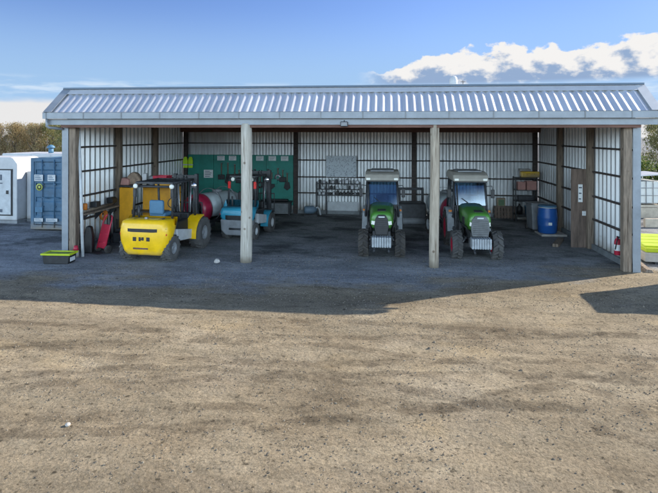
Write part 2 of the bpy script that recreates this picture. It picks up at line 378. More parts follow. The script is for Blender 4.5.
for x0, x1, mt in ((-.45, -.20, 'trim'), (W+.20, W+.45, 'trim_light')):  # left strip's shade and right strip's brightness are put into their colours
    b = MB(); a = Vector((0, ys0, zs0)) + nrm*.044; c = a + sl*1.0
    b.hull([Vector((x, p.y, p.z)) for x in (x0, x1) for p in (a, c, c+nrm*.008, a+nrm*.008)], [(0,1,2,3),(4,7,6,5),(0,4,5,1),(1,5,6,2),(2,6,7,3),(3,7,4,0)])
    xo = x0 if x0 < 0 else x1 - .01
    b.hull([Vector((x, y, z)) for x in (xo, xo+.01) for (y, z) in ((ys0, zs0-.1), (yr, zr-.1), (yr, zr+.06), (ys0, zs0+.06))], [(0,1,2,3),(4,7,6,5),(0,4,5,1),(1,5,6,2),(2,6,7,3),(3,7,4,0)])
    b.hull([Vector((x, y, z)) for x in (xo, xo+.01) for (y, z) in ((yr, zr-.1), (9.25, zr-.82), (9.25, zr-.66), (yr, zr+.06))], [(0,1,2,3),(4,7,6,5),(0,4,5,1),(1,5,6,2),(2,6,7,3),(3,7,4,0)])
    b.build('rake_flashing', mt, roof)
b = MB(); b.prism([(-.44, 3.945), (-.44, 4.115), (-.455, 4.125), (-.43, 4.125), (-.43, 3.96), (-.32, 3.96), (-.32, 4.1), (-.305, 4.1), (-.305, 3.945)], -.46, W+.46, 'X')
gut = b.build('gutter', 'trim', shed)
b = MB()
for i in range(15):
    x = .55 + i*1.12 - .9
    b = MB(); b.box((x-.012, -.452, 3.94), (x+.012, -.442, 4.118)); b.build('gutter_strap', 'grey', gut)
b = MB(); b.box((-.40, -.30, 3.775), (W+.40, -.265, 3.94)); b.build('fascia', 'trim', shed)
b = MB(); b.box((-.02, -.262, 3.70), (W+.02, -.10, 3.93)); b.build('front_beam', 'timber_r', shed)
b = MB(); b.tube([(-.37, -.37, 3.95), (-.37, -.37, 3.74), (-.35, -.33, 3.70), (-.05, -.12, 3.66)], .04, 10); b.build('downpipe', 'trim', shed)
b = MB(); b.box((-.30, D-.32, 3.62), (W+.1, D-.2, 3.96)); b.build('back_beam', 'timber_r', shed)
for i in range(7):                                   # rafters
    x = .1 + i*(W-.2)/6
    b = MB(); b.hull([Vector((x+dx, y, z)) for dx in (-.03, .03) for (y, z) in ((.45, zr-.30), (8.9, zr-.94), (8.9, zr-.73), (.45, zr-.06))], [(0,1,2,3),(4,7,6,5),(0,4,5,1),(1,5,6,2),(2,6,7,3),(3,7,4,0)])
    b.build('rafter', 'timber', shed)
# corner flashings and timber posts
for x in (-.09, W-.10):
    b = MB(); b.box((x, -.10, 0), (x+.19, -.085, 3.78)); b.box((x if x < 0 else x+.18, -.085, 0), (x+.01 if x < 0 else x+.19, .06, 3.78)); b.build('corner_flashing', 'trim', shed)
def post(x0, x1, y0, y1, z, m='timber', name='post'):
    b = MB(); b.box((x0, y0, 0), (x1, y1, z), .012); return b.build(name, m, shed)
post(.11, .31, -.08, .12, 3.72); post(W-.32, W-.11, -.08, .12, 3.72)
for y in (2.75, 5.6): post(.015, .19, y-.09, y+.09, 4.3); post(W-.19, W-.015, y-.09, y+.09, 4.3)
for x in (.11, 5.2, 10.4, W-.12): post(x-.09, x+.09, D-.2, D-.02, 3.62, 'timber_h')
def pole(x, y, r, m):
    b = MB(); pts = []; rs = []
    for i in range(9):
        z = -.05 + i*3.86/8; pts.append((x + .012*math.sin(z*1.3+x), y + .01*math.cos(z*1.7), z)); rs.append(r*(1.06 - .08*i/8 + .012*math.sin(z*5)))
    b.tube(pts, rs, 20); return b.build('pole', m, shed)
pole(5.40, -.19, .152, 'pole'); pole(10.5, -.16, .122, 'pole2')
for i, z in enumerate((.92, 1.63, 2.38, 3.12)):      # wall rails
    for x0, x1 in ((.2, 5.11), (5.29, 10.31), (10.49, W-.21)):
        b = MB(); b.box((x0, D-.075, z-.026), (x1, D-.006, z+.026)); b.build('rail', 'timber_h', shed)
    for y0, y1 in ((.12, 2.66), (2.84, 5.51), (5.69, D-.2)):
        b = MB(); b.box((.006, y0, z-.026), (.07, y1, z+.026)); b.build('rail', 'timber_h', shed)
        b = MB(); b.box((W-.07, y0, z-.026), (W-.006, y1, z+.026)); b.build('rail', 'timber_h', shed)
b = MB(); b.box((.2, D-.08, .0), (10.0, D-.006, .16)); b.box((11.0, D-.08, .0), (W-.21, D-.006, .16))
b.box((W-.08, .12, 0), (W-.006, D-.2, .16)); b.box((.006, .12, 0), (.08, D-.2, .16)); b.build('kick_board', 'bench', shed)

t = thing('floodlight', 'small grey floodlight fixed under the shed gutter near the middle', 'floodlight', (8.11, -.34, 3.80))
b = MB(); b.box((-.10, -.045, -.08), (.10, .035, .06), .02); b.build('housing', 'dark', t)
b = MB(); b.box((-.08, -.052, -.055), (.08, -.046, .04)); b.build('lens', 'grey', t)
b = MB(); b.tube([(0, .0, .06), (0, .06, .10)], .012, 8); b.build('bracket', 'dark', t)
t = thing('antenna_dome', 'pale grey radome standing above the ridge of the shed roof', 'antenna', (11.15, 1.15, zr-.02))
b = MB(); b.lathe([(.0, .0), (.115, .0), (.12, .02), (.12, .30), (.105, .37), (.07, .42), (0, .44)]); b.build('dome', 'lgrey', t)
b = MB(); b.tube([(0, 0, -.06), (0, 0, .01)], .05, 10); b.build('mount', 'dark', t)
t = thing('roof_aerial', 'thin dark aerial with short cross arms beside the radome on the ridge', 'aerial', (11.42, 1.15, zr-.04))
b = MB(); b.tube([(0, 0, -.02), (0, 0, .32)], .010, 6); b.build('mast', 'dark', t)
b = MB()
for z in (.10, .19, .28): b.tube([(-.07, 0, z), (.07, 0, z)], .009, 6)
b.build('cross_arm', 'dark', t)

# ------------------------------------------------------------------ wheels
def wheel(parent, c, r, w, rim_r, rim_m='red', tyre='rubber', lugs=18, lug_h=.03, out=1):
    b = MB(); c = Vector(c); h = w/2
    b.lathe([(rim_r, -h*.80), (rim_r+.02, -h*.95), (r*.80, -h), (r*.93-lug_h*.5, -h*.92), (r-lug_h, -h*.72), (r-lug_h, h*.72), (r*.93-lug_h*.5, h*.92), (r*.80, h), (rim_r+.02, h*.95), (rim_r, h*.80)], c, 'X', 30)
    for i in range(lugs):
        for s in (-1, 1):
            a = 2*math.pi*(i + (.5 if s > 0 else 0))/lugs; da = 2*math.pi/lugs*.42
            def P(x, rr, ang): return c + Vector((x, rr*math.cos(ang), rr*math.sin(ang)))
            V = []
            for rr in (r-lug_h-.012, r):
                for (x, ang) in ((s*h*.03, a), (s*h*.97, a+da*1.3), (s*h*.97, a+da*1.3+da*.8), (s*h*.03, a+da*.8)):
                    V.append(P(x, rr*(1-.03*abs(x)/h), ang))
            b.hull(V, [(0,1,2,3),(7,6,5,4),(0,4,5,1),(1,5,6,2),(2,6,7,3),(3,7,4,0)])
    o = b.build('wheel', tyre, parent)
    b = MB(); f = out*h
    b.lathe([(rim_r+.012, -f*.86), (rim_r-.01, -f*.80), (rim_r-.03, -f*.2), (rim_r-.03, f*.2), (rim_r-.01, f*.80), (rim_r+.012, f*.90), (rim_r-.015, f*.86), (rim_r*.72, f*.45), (rim_r*.40, f*.40), (rim_r*.36, f*.62), (rim_r*.3, f*.70), (0, f*.70)], c, 'X', 26)
    for k in range(6):
        a = k*math.pi/3; p = c + Vector((f*.45, math.cos(a)*rim_r*.52, math.sin(a)*rim_r*.52)); b.tube([p, p+Vector((f*.12, 0, 0))], .018, 6)
    b.build('rim', rim_m, o)
    return o

# ------------------------------------------------------------------ tractors (nose towards -Y, origin on the ground under the front axle)
def arc(cx, cz, r, a0, a1, n=10): return [(cx + r*math.cos(R(a0+(a1-a0)*i/n)), cz + r*math.sin(R(a0+(a1-a0)*i/n))) for i in range(n+1)]
def tractor(label, loc, rz, grille_m, weight_m, fw, hood_m='green_t'):
    t = thing('tractor', label, 'tractor', loc, rz, 'narrow green tractors parked nose out')
    for s in (-1, 1):
        wheel(t, (s*fw, 0, .40), .40, .29, .20, 'red', 'rubber_dusty' if grille_m == 'grey_grille' else 'rubber', 13, .045, s)
        wheel(t, (s*(fw-.06), 1.78, .57), .57, .36, .32, 'red', 'rubber', 18, .04, s)
    # chassis
    b = MB(); b.box((-.20, -.42, .42), (.20, 1.9, .74), .03); b.box((-fw+.1, -.06, .34), (fw-.1, .06, .46), .02); b.box((-fw+.1, 1.7, .48), (fw-.1, 1.86, .66), .02)
    b.box((-.24, .55, .34), (.24, 1.3, .50), .03); b.build('chassis', 'dark', t)
    # hood: lofted sections from nose to cowl
    def sec(y, w0, w1, z0, z1, sh):
        return [Vector(p) for p in ((-w0, y, z0), (-w1, y, z0+(z1-z0)*.30), (-w1, y, z1-sh), (-w1*.90, y, z1-sh*.42), (-w1*.70, y, z1-sh*.12), (-w1*.36, y, z1), (w1*.36, y, z1), (w1*.70, y, z1-sh*.12), (w1*.90, y, z1-sh*.42), (w1, y, z1-sh), (w1, y, z0+(z1-z0)*.30), (w0, y, z0))]
    b = MB(); b.loft([sec(-.60, .23, .25, .98, 1.30, .13), sec(-.57, .245, .285, .94, 1.345, .15), sec(-.46, .255, .315, .90, 1.375, .17), sec(-.20, .26, .33, .86, 1.40, .18), sec(.30, .26, .345, .82, 1.43, .18), sec(.86, .26, .375, .80, 1.47, .19)])
    hood = b.build('hood', hood_m, t)
    gw_ = .165 if grille_m == 'black' else .215
    b = MB(); b.prism([(-gw_, .74), (gw_, .74), (gw_+.035, .96), (gw_+.01, 1.18), (gw_*.62, 1.30), (-gw_*.62, 1.30), (-gw_-.01, 1.18), (-gw_-.035, .96)], -.645, -.56, 'Y', .02)
    b.build('grille', grille_m, hood)
    for k in range(8):
        b = MB(); b.box((-gw_*.92, -.652, .80+k*.052), (gw_*.92, -.642, .812+k*.052)); b.build('grille_bar', 'dark', hood)
    for k in range(2):                                # raised dark louvres along each flank of the hood
        for s in (-1, 1):
            b = MB(); b.box((s*.338-.012, -.10+k*.45, .98), (s*.338+.012, .26+k*.45, 1.18), .008); b.build('louvre', 'black', hood)
    for s in (-1, 1):
        b = MB(); b.hull([Vector(p) for p in ((s*(gw_+.03), -.632, 1.02), (s*.285, -.59, 1.03), (s*.275, -.60, 1.13), (s*(gw_+.015), -.632, 1.12), (s*(gw_+.03), -.56, 1.02), (s*.275, -.53, 1.03), (s*.265, -.53, 1.13), (s*(gw_+.01), -.56, 1.12))], [(0,1,2,3),(7,6,5,4),(0,4,5,1),(1,5,6,2),(2,6,7,3),(3,7,4,0)])
        b.build('headlight', 'lens', t)
    b = MB(); b.box((-.085, -.653, 1.225), (.085, -.645, 1.262)); b.build('nose_plate', 'lgrey', hood)
    b = MB(); b.box((-.25, -.54, .56), (.25, .30, .84), .03); b.build('front_frame', 'dark', t)
    b = MB(); b.box((-.12, -.44, 1.372), (.12, .10, 1.402), .008, rotx(2.6)); b.build('hood_vent', 'black', hood)
    for s in (-1, 1):
        b = MB(); b.box((s*.337-.006, -.42, .92), (s*.337+.006, .80, .96), .002); b.build('hood_stripe', 'dark', hood)
        b = MB(); b.tube([(s*.17, -.50, .58), (s*.20, -.92, .40), (s*.20, -1.0, .36)], .028, 8); b.build('linkage_arm', 'dark', t)
        b = MB(); b.box((s*.405-.05, .905, 1.14), (s*.405+.05, .94, 1.22), .01); b.build('indicator', 'orange', t)
        b = MB(); b.tube([(s*.30, -.30, .62), (s*.40, -.10, .70), (s*.36, .25, .80)], .014, 6); b.build('hose', 'black', t)
    # suitcase weights under the nose
    for k in range(8):
        x = -.26 + k*.066
        b = MB(); b.box((x, -.86, .44), (x+.060, -.56, .72), .018); b.build('front_weight', weight_m, t)
    b = MB(); b.box((-.30, -.60, .46), (.30, -.53, .70)); b.build('weight_frame', 'dark', t)
    for s in (-1, 1):                                 # steering struts and hoses between nose and wheels
        b = MB(); b.tube([(s*.22, .1, .62), (s*.34, .02, .50), (s*(fw-.16), .0, .42)], .035, 8); b.build('steering_strut', 'steel', t)
        b = MB(); b.tube([(s*.26, .30, .70), (s*.40, .34, .95), (s*.42, .60, 1.2), (s*.40, .9, 1.25)], .018, 8); b.build('hose', 'black', t)
    # rear fenders: wide grey panels flanking the hood, seen from the front
    for s in (-1, 1):
        b = MB(); pts = arc(1.78, .57, .66, 178, 20, 12)
        x0, x1 = s*(fw-.12), s*(fw+.10)
        b.loft([[Vector((x0, y, z)), Vector((x1, y, z)), Vector((x1, y, z-.03)), Vector((x0, y, z-.03))] for y, z in pts], smooth=False)
        b.box((min(x0, x1)+.02, 1.10, .66), (max(x0, x1)-.02, 1.13, 1.10), .01)
        b.build('fender', 'fender_p', t)
        b = MB(); b.box((s*(fw+.02)-.05, 1.06, 1.16), (s*(fw+.02)+.05, 1.10, 1.22), .01); b.build('side_lamp', 'orange', t)
    # cab
    z0, z1 = 1.02, 2.10; yf0, yf1, yb = .92, 1.12, 2.35; wb, wt = .50, .46
    b = MB()
    for s in (-1, 1):
        b.tube([(s*wb, yf0, z0), (s*(wb-.01), yf0+.03, 1.35), (s*wt, yf1, z1)], .034, 8)
        b.tube([(s*wb, yb, z0), (s*wt, yb-.08, z1)], .034, 8)
        b.tube([(s*wb, 1.75, z0-.2), (s*wt, 1.75, z1)], .022, 8)
        b.tube([(s*wb, yf0, z0), (s*wb, yb, z0)], .03, 8)
    b.tube([(-wb, yf0, 1.36), (wb, yf0, 1.36)], .022, 8); b.tube([(-wb, yb, z0), (wb, yb, z0)], .03, 8); b.tube([(-wt, yf1, z1), (wt, yf1, z1)], .026, 8)
    b.build('cab_frame', 'dark', t)
    b = MB(); b.box((-wb, yf0+.02, .60), (wb, yb, .72), .02); b.box((-.46, .90, .70), (.46, .94, 1.34), .02); b.box((-.44, yb-.05, .7), (.44, yb, 1.1)); b.build('cab_floor', 'dark', t)
    b = MB(); b.hull([Vector(p) for p in ((-wb+.03, yf0+.028, 1.37), (wb-.03, yf0+.028, 1.37), (wt-.03, yf1, z1-.03), (-wt+.03, yf1, z1-.03), (-wb+.03, yf0+.034, 1.37), (wb-.03, yf0+.034, 1.37), (wt-.03, yf1+.006, z1-.03), (-wt+.03, yf1+.006, z1-.03))], [(0,1,2,3),(7,6,5,4),(0,4,5,1),(1,5,6,2),(2,6,7,3),(3,7,4,0)])
    b.build('windscreen', 'screen', t)
    for s in (-1, 1):
        b = MB(); b.hull([Vector(p) for p in ((s*wb, yf0+.04, z0+.03), (s*wb, yb-.03, z0+.03), (s*wt, yb-.1, z1-.03), (s*wt, yf1+.03, z1-.03), (s*(wb-.006), yf0+.04, z0+.03), (s*(wb-.006), yb-.03, z0+.03), (s*(wt-.006), yb-.1, z1-.03), (s*(wt-.006), yf1+.03, z1-.03))], [(0,1,2,3),(7,6,5,4),(0,4,5,1),(1,5,6,2),(2,6,7,3),(3,7,4,0)])
        b.build('side_glass', 'screen', t)
    b = MB(); b.box((-.44, yb-.06, z0+.1), (.44, yb-.054, z1-.03)); b.build('rear_glass', 'screen', t)
    b = MB(); b.prism([(.84, 2.10), (.80, 2.16), (.90, 2.30), (1.2, 2.38), (2.2, 2.38), (2.46, 2.28), (2.46, 2.12)], -.52, .52, 'X', .05, 3); rf = b.build('cab_roof', 'roofcap', t)
    b = MB(); b.box((-.47, .82, 2.075), (.47, 2.4, 2.115), .015); b.build('roof_lining', 'dark', rf)
    b = MB(); b.box((-.36, 1.0, 2.375), (.36, 2.0, 2.42), .03); b.build('roof_hatch', 'grey', rf)
    for s in (-1, 1):
        b = MB(); b.box((s*.42-.065, .80, 2.13), (s*.42+.065, .85, 2.20), .015); b.build('work_light', 'lens', rf)
        b = MB(); b.tube([(s*.49, 1.0, 1.95), (s*.62, .86, 1.98), (s*.64, .84, 1.86)], .012, 6); mr = b.build('mirror_arm', 'dark', t)
        b = MB(); b.box((s*.64-.055, .82, 1.62), (s*.64+.055, .85, 1.88), .015); b.build('mirror', 'black', mr)
    # driver's place
    b = MB(); b.box((-.22, 1.62, .90), (.22, 2.02, 1.04), .04); b.box((-.21, 2.0, 1.0), (.21, 2.12, 1.55), .05); b.build('seat', 'black', t)
    b = MB(); b.box((-.20, .96, .9), (.20, 1.14, 1.38), .05); b.build('dashboard', 'black', t)
    b = MB()
    ring = [(.19*math.cos(a*math.pi/8), 1.34+.07*math.sin(a*math.pi/8), 1.40+.17*math.sin(a*math.pi/8)*.6) for a in range(17)]
    b.tube(ring, .014, 6, False); b.tube([(0, 1.34, 1.40), (0, 1.10, 1.30)], .02, 6); b.build('steering_wheel', 'black', t)
    b = MB(); b.tube([(.05, yf0+.0, 1.385), (-.25, yf0+.035, 1.60)], .008, 5); b.build('wiper', 'black', t)
    b = MB(); b.box((-.46, .895, 1.30), (.46, .93, 1.385), .01); b.build('scuttle', 'black', t)
    b = MB(); b.tube([(-.40, .70, 1.0), (-.40, .74, 1.3), (-.42, .80, 2.0)], .028, 8); b.build('exhaust', 'dark', t)
    for s in (-1, 1):
        b = MB(); b.box((s*.34-.08, .35, .60), (s*.34+.08, .85, .95), .04); b.build('side_tank', 'black', t)
    return t
t1 = tractor('green tractor with black grille and red wheel rims, left of the two tractors', (9.10, .86, 0), 0, 'black', 'weight_p', .52)
t2 = tractor('green tractor with dusty grey nose and tyres parked right of the tan pole', (11.76, .95, 0), 1, 'grey_grille', 'weight_p', .55)

# ------------------------------------------------------------------ forklifts (tail towards -Y, origin on the ground under the rear axle)
def forklift(label, loc, rz, body, P):
    t = thing('forklift', label, 'forklift', loc, rz, 'forklifts parked tail out')
    hw, zb, zt = P['hw'], P['zb'], P['zt']; wbx = P['wb']; y0 = P['tail']
    for s in (-1, 1):
        wheel(t, (s*P['rt'], 0, P['rr']), P['rr'], P['rw'], P['rr']*.42, P['rim'], P['tyre'], 16, P['lug'], s)
        wheel(t, (s*P['ft'], wbx, P['fr']), P['fr'], P['fw'], P['fr']*.42, P['rim'], P['tyre'], 18, P['lug'], s)
    # counterweight: rounded cast block, wider at the waist, cut away over the wheels
    b = MB()
    H = zt-zb
    def s_(y, k, top, bot, zk=0.):
        q = [(-.66*k, bot), (.66*k, bot), (.82*k, bot+H*.10), (.96*k, bot+H*.36), (1.0*k, bot+H*.60), (.97*k, top-H*.20), (.90*k, top-H*.04), (.80*k, top), (-.80*k, top), (-.90*k, top-H*.04), (-.97*k, top-H*.20), (-1.0*k, bot+H*.60), (-.96*k, bot+H*.36), (-.82*k, bot+H*.10)]
        return [Vector((hw*u, y, v)) for u, v in q]
    b.loft([s_(y0, .80, zt-.10, zb+.10), s_(y0+.03, .90, zt-.05, zb+.05), s_(y0+.10, .975, zt-.01, zb+.01), s_(y0+.22, 1.0, zt, zb), s_(y0+.42, 1.0, zt, zb+.22), s_(y0+.60, .98, zt, zb+.42)], smooth=True)
    cw = b.build('counterweight', body, t)
    zc = zb + H*P.get('slit', .72); sh_ = P.get('slit_h', .045); # dark recess across the tail
    b = MB(); b.loft([[Vector((x*hw, y0+f, zc-h0)), Vector((x*hw, y0+f, zc+h1)), Vector((x*hw, y0+.14, zc+h1)), Vector((x*hw, y0+.14, zc-h0))] for (x, f, h0, h1) in ((-.90, .052, -sh_*.3, sh_*1.25), (-.84, .030, sh_*.5, sh_*1.2), (-.45, -.016, sh_, sh_), (.45, -.016, sh_, sh_), (.84, .030, sh_*.5, sh_*1.2), (.90, .052, -sh_*.3, sh_*1.25))], smooth=False)
    b.build('vent_slit', 'black', cw)
    if P['marks']:
        for k in (-1, 0, 1):
            b = MB(); x = k*.20 - .03; z = zb + H*.42
            if k == 0:                               # a double mark in the middle, a square one each side
                b.box((x-.075, y0-.009, z), (x-.012, y0-.002, z+.11), .005); b.box((x+.008, y0-.009, z+.02), (x+.075, y0-.002, z+.11), .005); b.box((x-.02, y0-.009, z+.04), (x+.02, y0-.002, z+.07))
            else: b.box((x-.05, y0-.009, z), (x+.05, y0-.002, z+.11), .006)
            b.build('tail_marking', 'black', cw)
        b = MB(); b.box((-.27, y0-.008+.0, zb+H*.19), (.17, y0+.03, zb+H*.235)); b.build('lettering_strip', 'timber_r', cw)
        b = MB(); b.box((-.24, y0+.028, zt-.115), (.04, y0+.035, zt-.075)); b.build('lettering_strip', 'ink', cw)
        b = MB(); b.box((-.05, y0+.2, zt), (.03, y0+.28, zt+.06), .015); b.build('tow_pin', 'steel', cw)
    # chassis, hood, side panels, front fenders
    b = MB(); b.box((-hw*.52, y0+.3, .34), (hw*.52, wbx+.25, .60), .03); b.box((-P['rt'], -.06, P['rr']-.08), (P['rt'], .06, P['rr']+.08), .02); b.box((-P['ft'], wbx-.08, P['fr']-.1), (P['ft'], wbx+.08, P['fr']+.1), .02); b.build('chassis', 'dark', t)
    b = MB(); b.box((-hw*.62, y0+.62, .55), (hw*.62, y0+1.25, zt-.04), .05, None, 3); b.build('engine_hood', 'black', t)
    for s in (-1, 1):
        b = MB(); b.box((s*hw*.86-.05, y0+.035, zb+H*.58), (s*hw*.86+.05, y0+.10, zb+H*.64), .008); b.build('rear_reflector', 'tail', cw)
        b = MB(); xa, xb = sorted((s*hw*.72, s*hw*.92)); b.prism([(y0+.66, .50), (wbx-P['fr']-.02, .40), (wbx-P['fr']-.02, .68), (y0+.66, .84)], xa, xb, 'X', .02); b.build('side_step', 'lgrey', t)
        b = MB(); pts = arc(wbx, P['fr'], P['fr']+.07, 185, 88, 8); x0, x1 = s*(P['ft']-P['fw']*.70), s*(P['ft']+P['fw']*.35)
        b.loft([[Vector((x0, y, z)), Vector((x1, y, z)), Vector((x1, y, z-.05)), Vector((x0, y, z-.05))] for y, z in pts], smooth=False)
        b.build('fender', body, t)
    b = MB(); b.box((-hw*.6, wbx-.25, .5), (hw*.6, wbx-.05, 1.12), .04); b.build('dash_panel', 'black', t)
    # seat
    b = MB(); b.box((-.24, y0+.80, zt-.03), (.24, y0+1.25, zt+.10), .04); b.box((-.22, y0+.72, zt+.05), (.22, y0+.84, zt+.46), .05); b.build('seat', P['seat'], t)
    b = MB(); b.tube([(.17*math.cos(a*math.pi/8), wbx-.38+.05*math.sin(a*math.pi/8), zt+.26+.15*math.sin(a*math.pi/8)) for a in range(17)], .014, 6, False); b.tube([(0, wbx-.38, zt+.26), (0, wbx-.15, zt-.1)], .02, 6); b.build('steering_wheel', 'black', t)
    # overhead guard
    zg = P['zg']; b = MB(); gw = hw*.80
    for s in (-1, 1):
        b.tube([(s*gw, y0+.55, zt-.05), (s*gw*.97, y0+.62, zg-.1), (s*gw*.95, y0+.70, zg)], .036, 8)
        b.tube([(s*gw, wbx-.10, .9), (s*gw*.97, wbx-.22, zg)], .036, 8)
        b.tube([(s*gw*.95, y0+.66, zg), (s*gw*.95, wbx-.2, zg)], .036, 8)
    b.tube([(-gw*.97, y0+.62, zg-.1), (gw*.97, y0+.62, zg-.1)], .03, 8)
    og = b.build('overhead_guard', 'dark', t)
    b = MB(); b.box((-gw*.97, y0+.62, zg-.03), (gw*.97, y0+.72, zg+.03), .012); b.box((-gw*.97, wbx-.26, zg-.03), (gw*.97, wbx-.16, zg+.03), .012)
    for k in range(7):
        x = -gw*.75 + k*gw*.25; b.box((x-.018, y0+.68, zg-.02), (x+.018, wbx-.2, zg+.02))
    b.build('guard_bar', P['guard'], og)
    for s in (-1, 1):
        b = MB(); x = s*gw*.96; b.box((x-.045, y0+.56, zg-.40), (x+.045, y0+.62, zg-.16), .012); b.build('tail_light', 'tail' if P['red'] else 'dark', og)
        b = MB(); b.lathe([(0, -.05), (.055, -.05), (.07, -.02), (.06, .03), (0, .05)], (s*gw*(.70 if P['red'] else .93), y0+.60, zg-.09), 'Y', 14); b.build('work_light', 'lens', og)
    # mirror, load backrest, hoses, seams
    b = MB(); b.tube([(gw*.95, wbx-.3, zg-.08), (gw*1.15, wbx-.42, zg-.14)], .012, 6); mr = b.build('mirror_arm', 'dark', og)
    b = MB(); b.lathe([(0, -.02), (.085, -.02), (.095, 0), (.085, .015), (0, .02)], (gw*1.17, wbx-.44, zg-.16), 'Y', 18); b.build('mirror', 'chrome', mr)
    b = MB(); b.box((-.52, wbx+.57, .72), (.52, wbx+.60, .76)); b.box((-.52, wbx+.57, 1.30), (.52, wbx+.60, 1.34))
    for k in range(8): b.box((-.51+k*.143, wbx+.575, .75), (-.48+k*.143, wbx+.595, 1.32))
    b.build('load_backrest', 'dark', t)
    for s in (-1, 1):
        b = MB(); b.tube([(s*.05, wbx+.40, .5), (s*.05, wbx+.40, P['zm']-.1), (s*.05, wbx+.50, P['zm']-.02)], .016, 6); b.build('mast_hose', 'black', t)
        b = MB(); b.tube([(s*.16, wbx+.41, .35), (s*.22, wbx+.41, P['zm']-.16)], .02, 6); b.build('mast_chain', 'steel', t)
        b = MB(); xa, xb = sorted((s*hw*.55, s*hw*.80)); b.box((xa, y0+.85, .62), (xb, wbx-P['fr']-.10, zt-.16), .03); b.build('tank_box', 'black', t)
        b = MB(); b.box((s*hw*.50-.006, y0+.20, zt-.004), (s*hw*.50+.006, y0+.60, zt+.004)); b.build('panel_seam', 'black', cw)
    b = MB(); b.box((-hw*.80, y0+.40, zt-.004), (hw*.80, y0+.412, zt+.005)); b.build('panel_seam', 'black', cw)
    b = MB(); b.lathe([(0, 0), (.045, 0), (.05, .012), (.045, .025), (0, .027)], (hw*.62, y0+.30, zt), 'Z', 14); b.build('filler_cap', 'black', cw)
    b = MB(); b.tube([(-hw*.55, y0+.55, zt-.05), (-hw*.55, y0+.52, zt+.32)], .03, 8); b.build('exhaust', 'dark', t)
    b = MB(); b.tube([(.22, wbx-.30, zt-.2), (.23, wbx-.34, zt+.12)], .010, 6); b.lathe([(0, -.02), (.022, 0), (0, .025)], (.23, wbx-.34, zt+.13), 'Z', 8); b.build('lever', 'black', t)
    # mast
    for s in (-1, 1):
        b = MB(); b.box((s*.36-.05, wbx+.42, .12), (s*.36+.05, wbx+.56, P['zm']), .008); b.box((s*.28-.03, wbx+.45, .14), (s*.28+.03, wbx+.53, P['zm']-.05)); b.build('mast_upright', 'dark', t)
        b = MB(); b.box((s*.28-.06, wbx+.70, .10), (s*.28+.06, wbx+1.65, .145), .01); b.box((s*.28-.06, wbx+.66, .10), (s*.28+.06, wbx+.70, .70)); b.build('fork', 'dark', t)
    b = MB(); b.box((-.36, wbx+.44, P['zm']-.14), (.36, wbx+.54, P['zm']-.04)); b.box((-.36, wbx+.44, .9), (.36, wbx+.54, 1.0)); b.box((-.5, wbx+.56, .35), (.5, wbx+.65, .45)); b.box((-.5, wbx+.56, .62), (.5, wbx+.65, .70)); b.tube([(-.12, wbx+.48, .2), (-.12, wbx+.48, P['zm']-.1)], .04, 8); b.tube([(.12, wbx+.48, .2), (.12, wbx+.48, P['zm']-.1)], .04, 8)
    b.build('mast_carriage', 'dark', t)
    return t
fl1 = forklift('yellow rough terrain forklift with rounded tail and large tyres', (2.68, -.30, 0), -4, 'yellow',
    dict(hw=.745, zb=.20, zt=1.17, wb=1.72, tail=-.42, rr=.37, rw=.28, rt=.60, fr=.49, fw=.36, ft=.70, rim='grey', tyre='rubber_dusty', lug=.025, zg=2.13, zm=2.25, seat='blue_s', guard='dark', marks=True, red=False))
fl2 = forklift('turquoise blue forklift with grey lower tail behind the thick pale pole', (4.36, 2.85, 0), -6, 'blue_fl',
    dict(hw=.60, zb=.55, zt=1.10, wb=1.45, tail=-.45, rr=.29, rw=.22, rt=.47, fr=.36, fw=.26, ft=.52, rim='lgrey', tyre='rubber_dusty', lug=.012, zg=2.08, zm=2.2, seat='black', guard='dark', marks=False, red=True, slit=.42, slit_h=.075))
b = MB(); b.prism([(-.54, .72), (-.50, .36), (-.34, .20), (.34, .20), (.50, .36), (.54, .72)], -.47, -.02, 'Y', .05, 3); b.build('tail_casting', 'grey', fl2)
b = MB(); b.tube([(-.2, -.475, .42), (.2, -.475, .42)], .035, 8); b.build('tow_bar', 'dark', fl2)

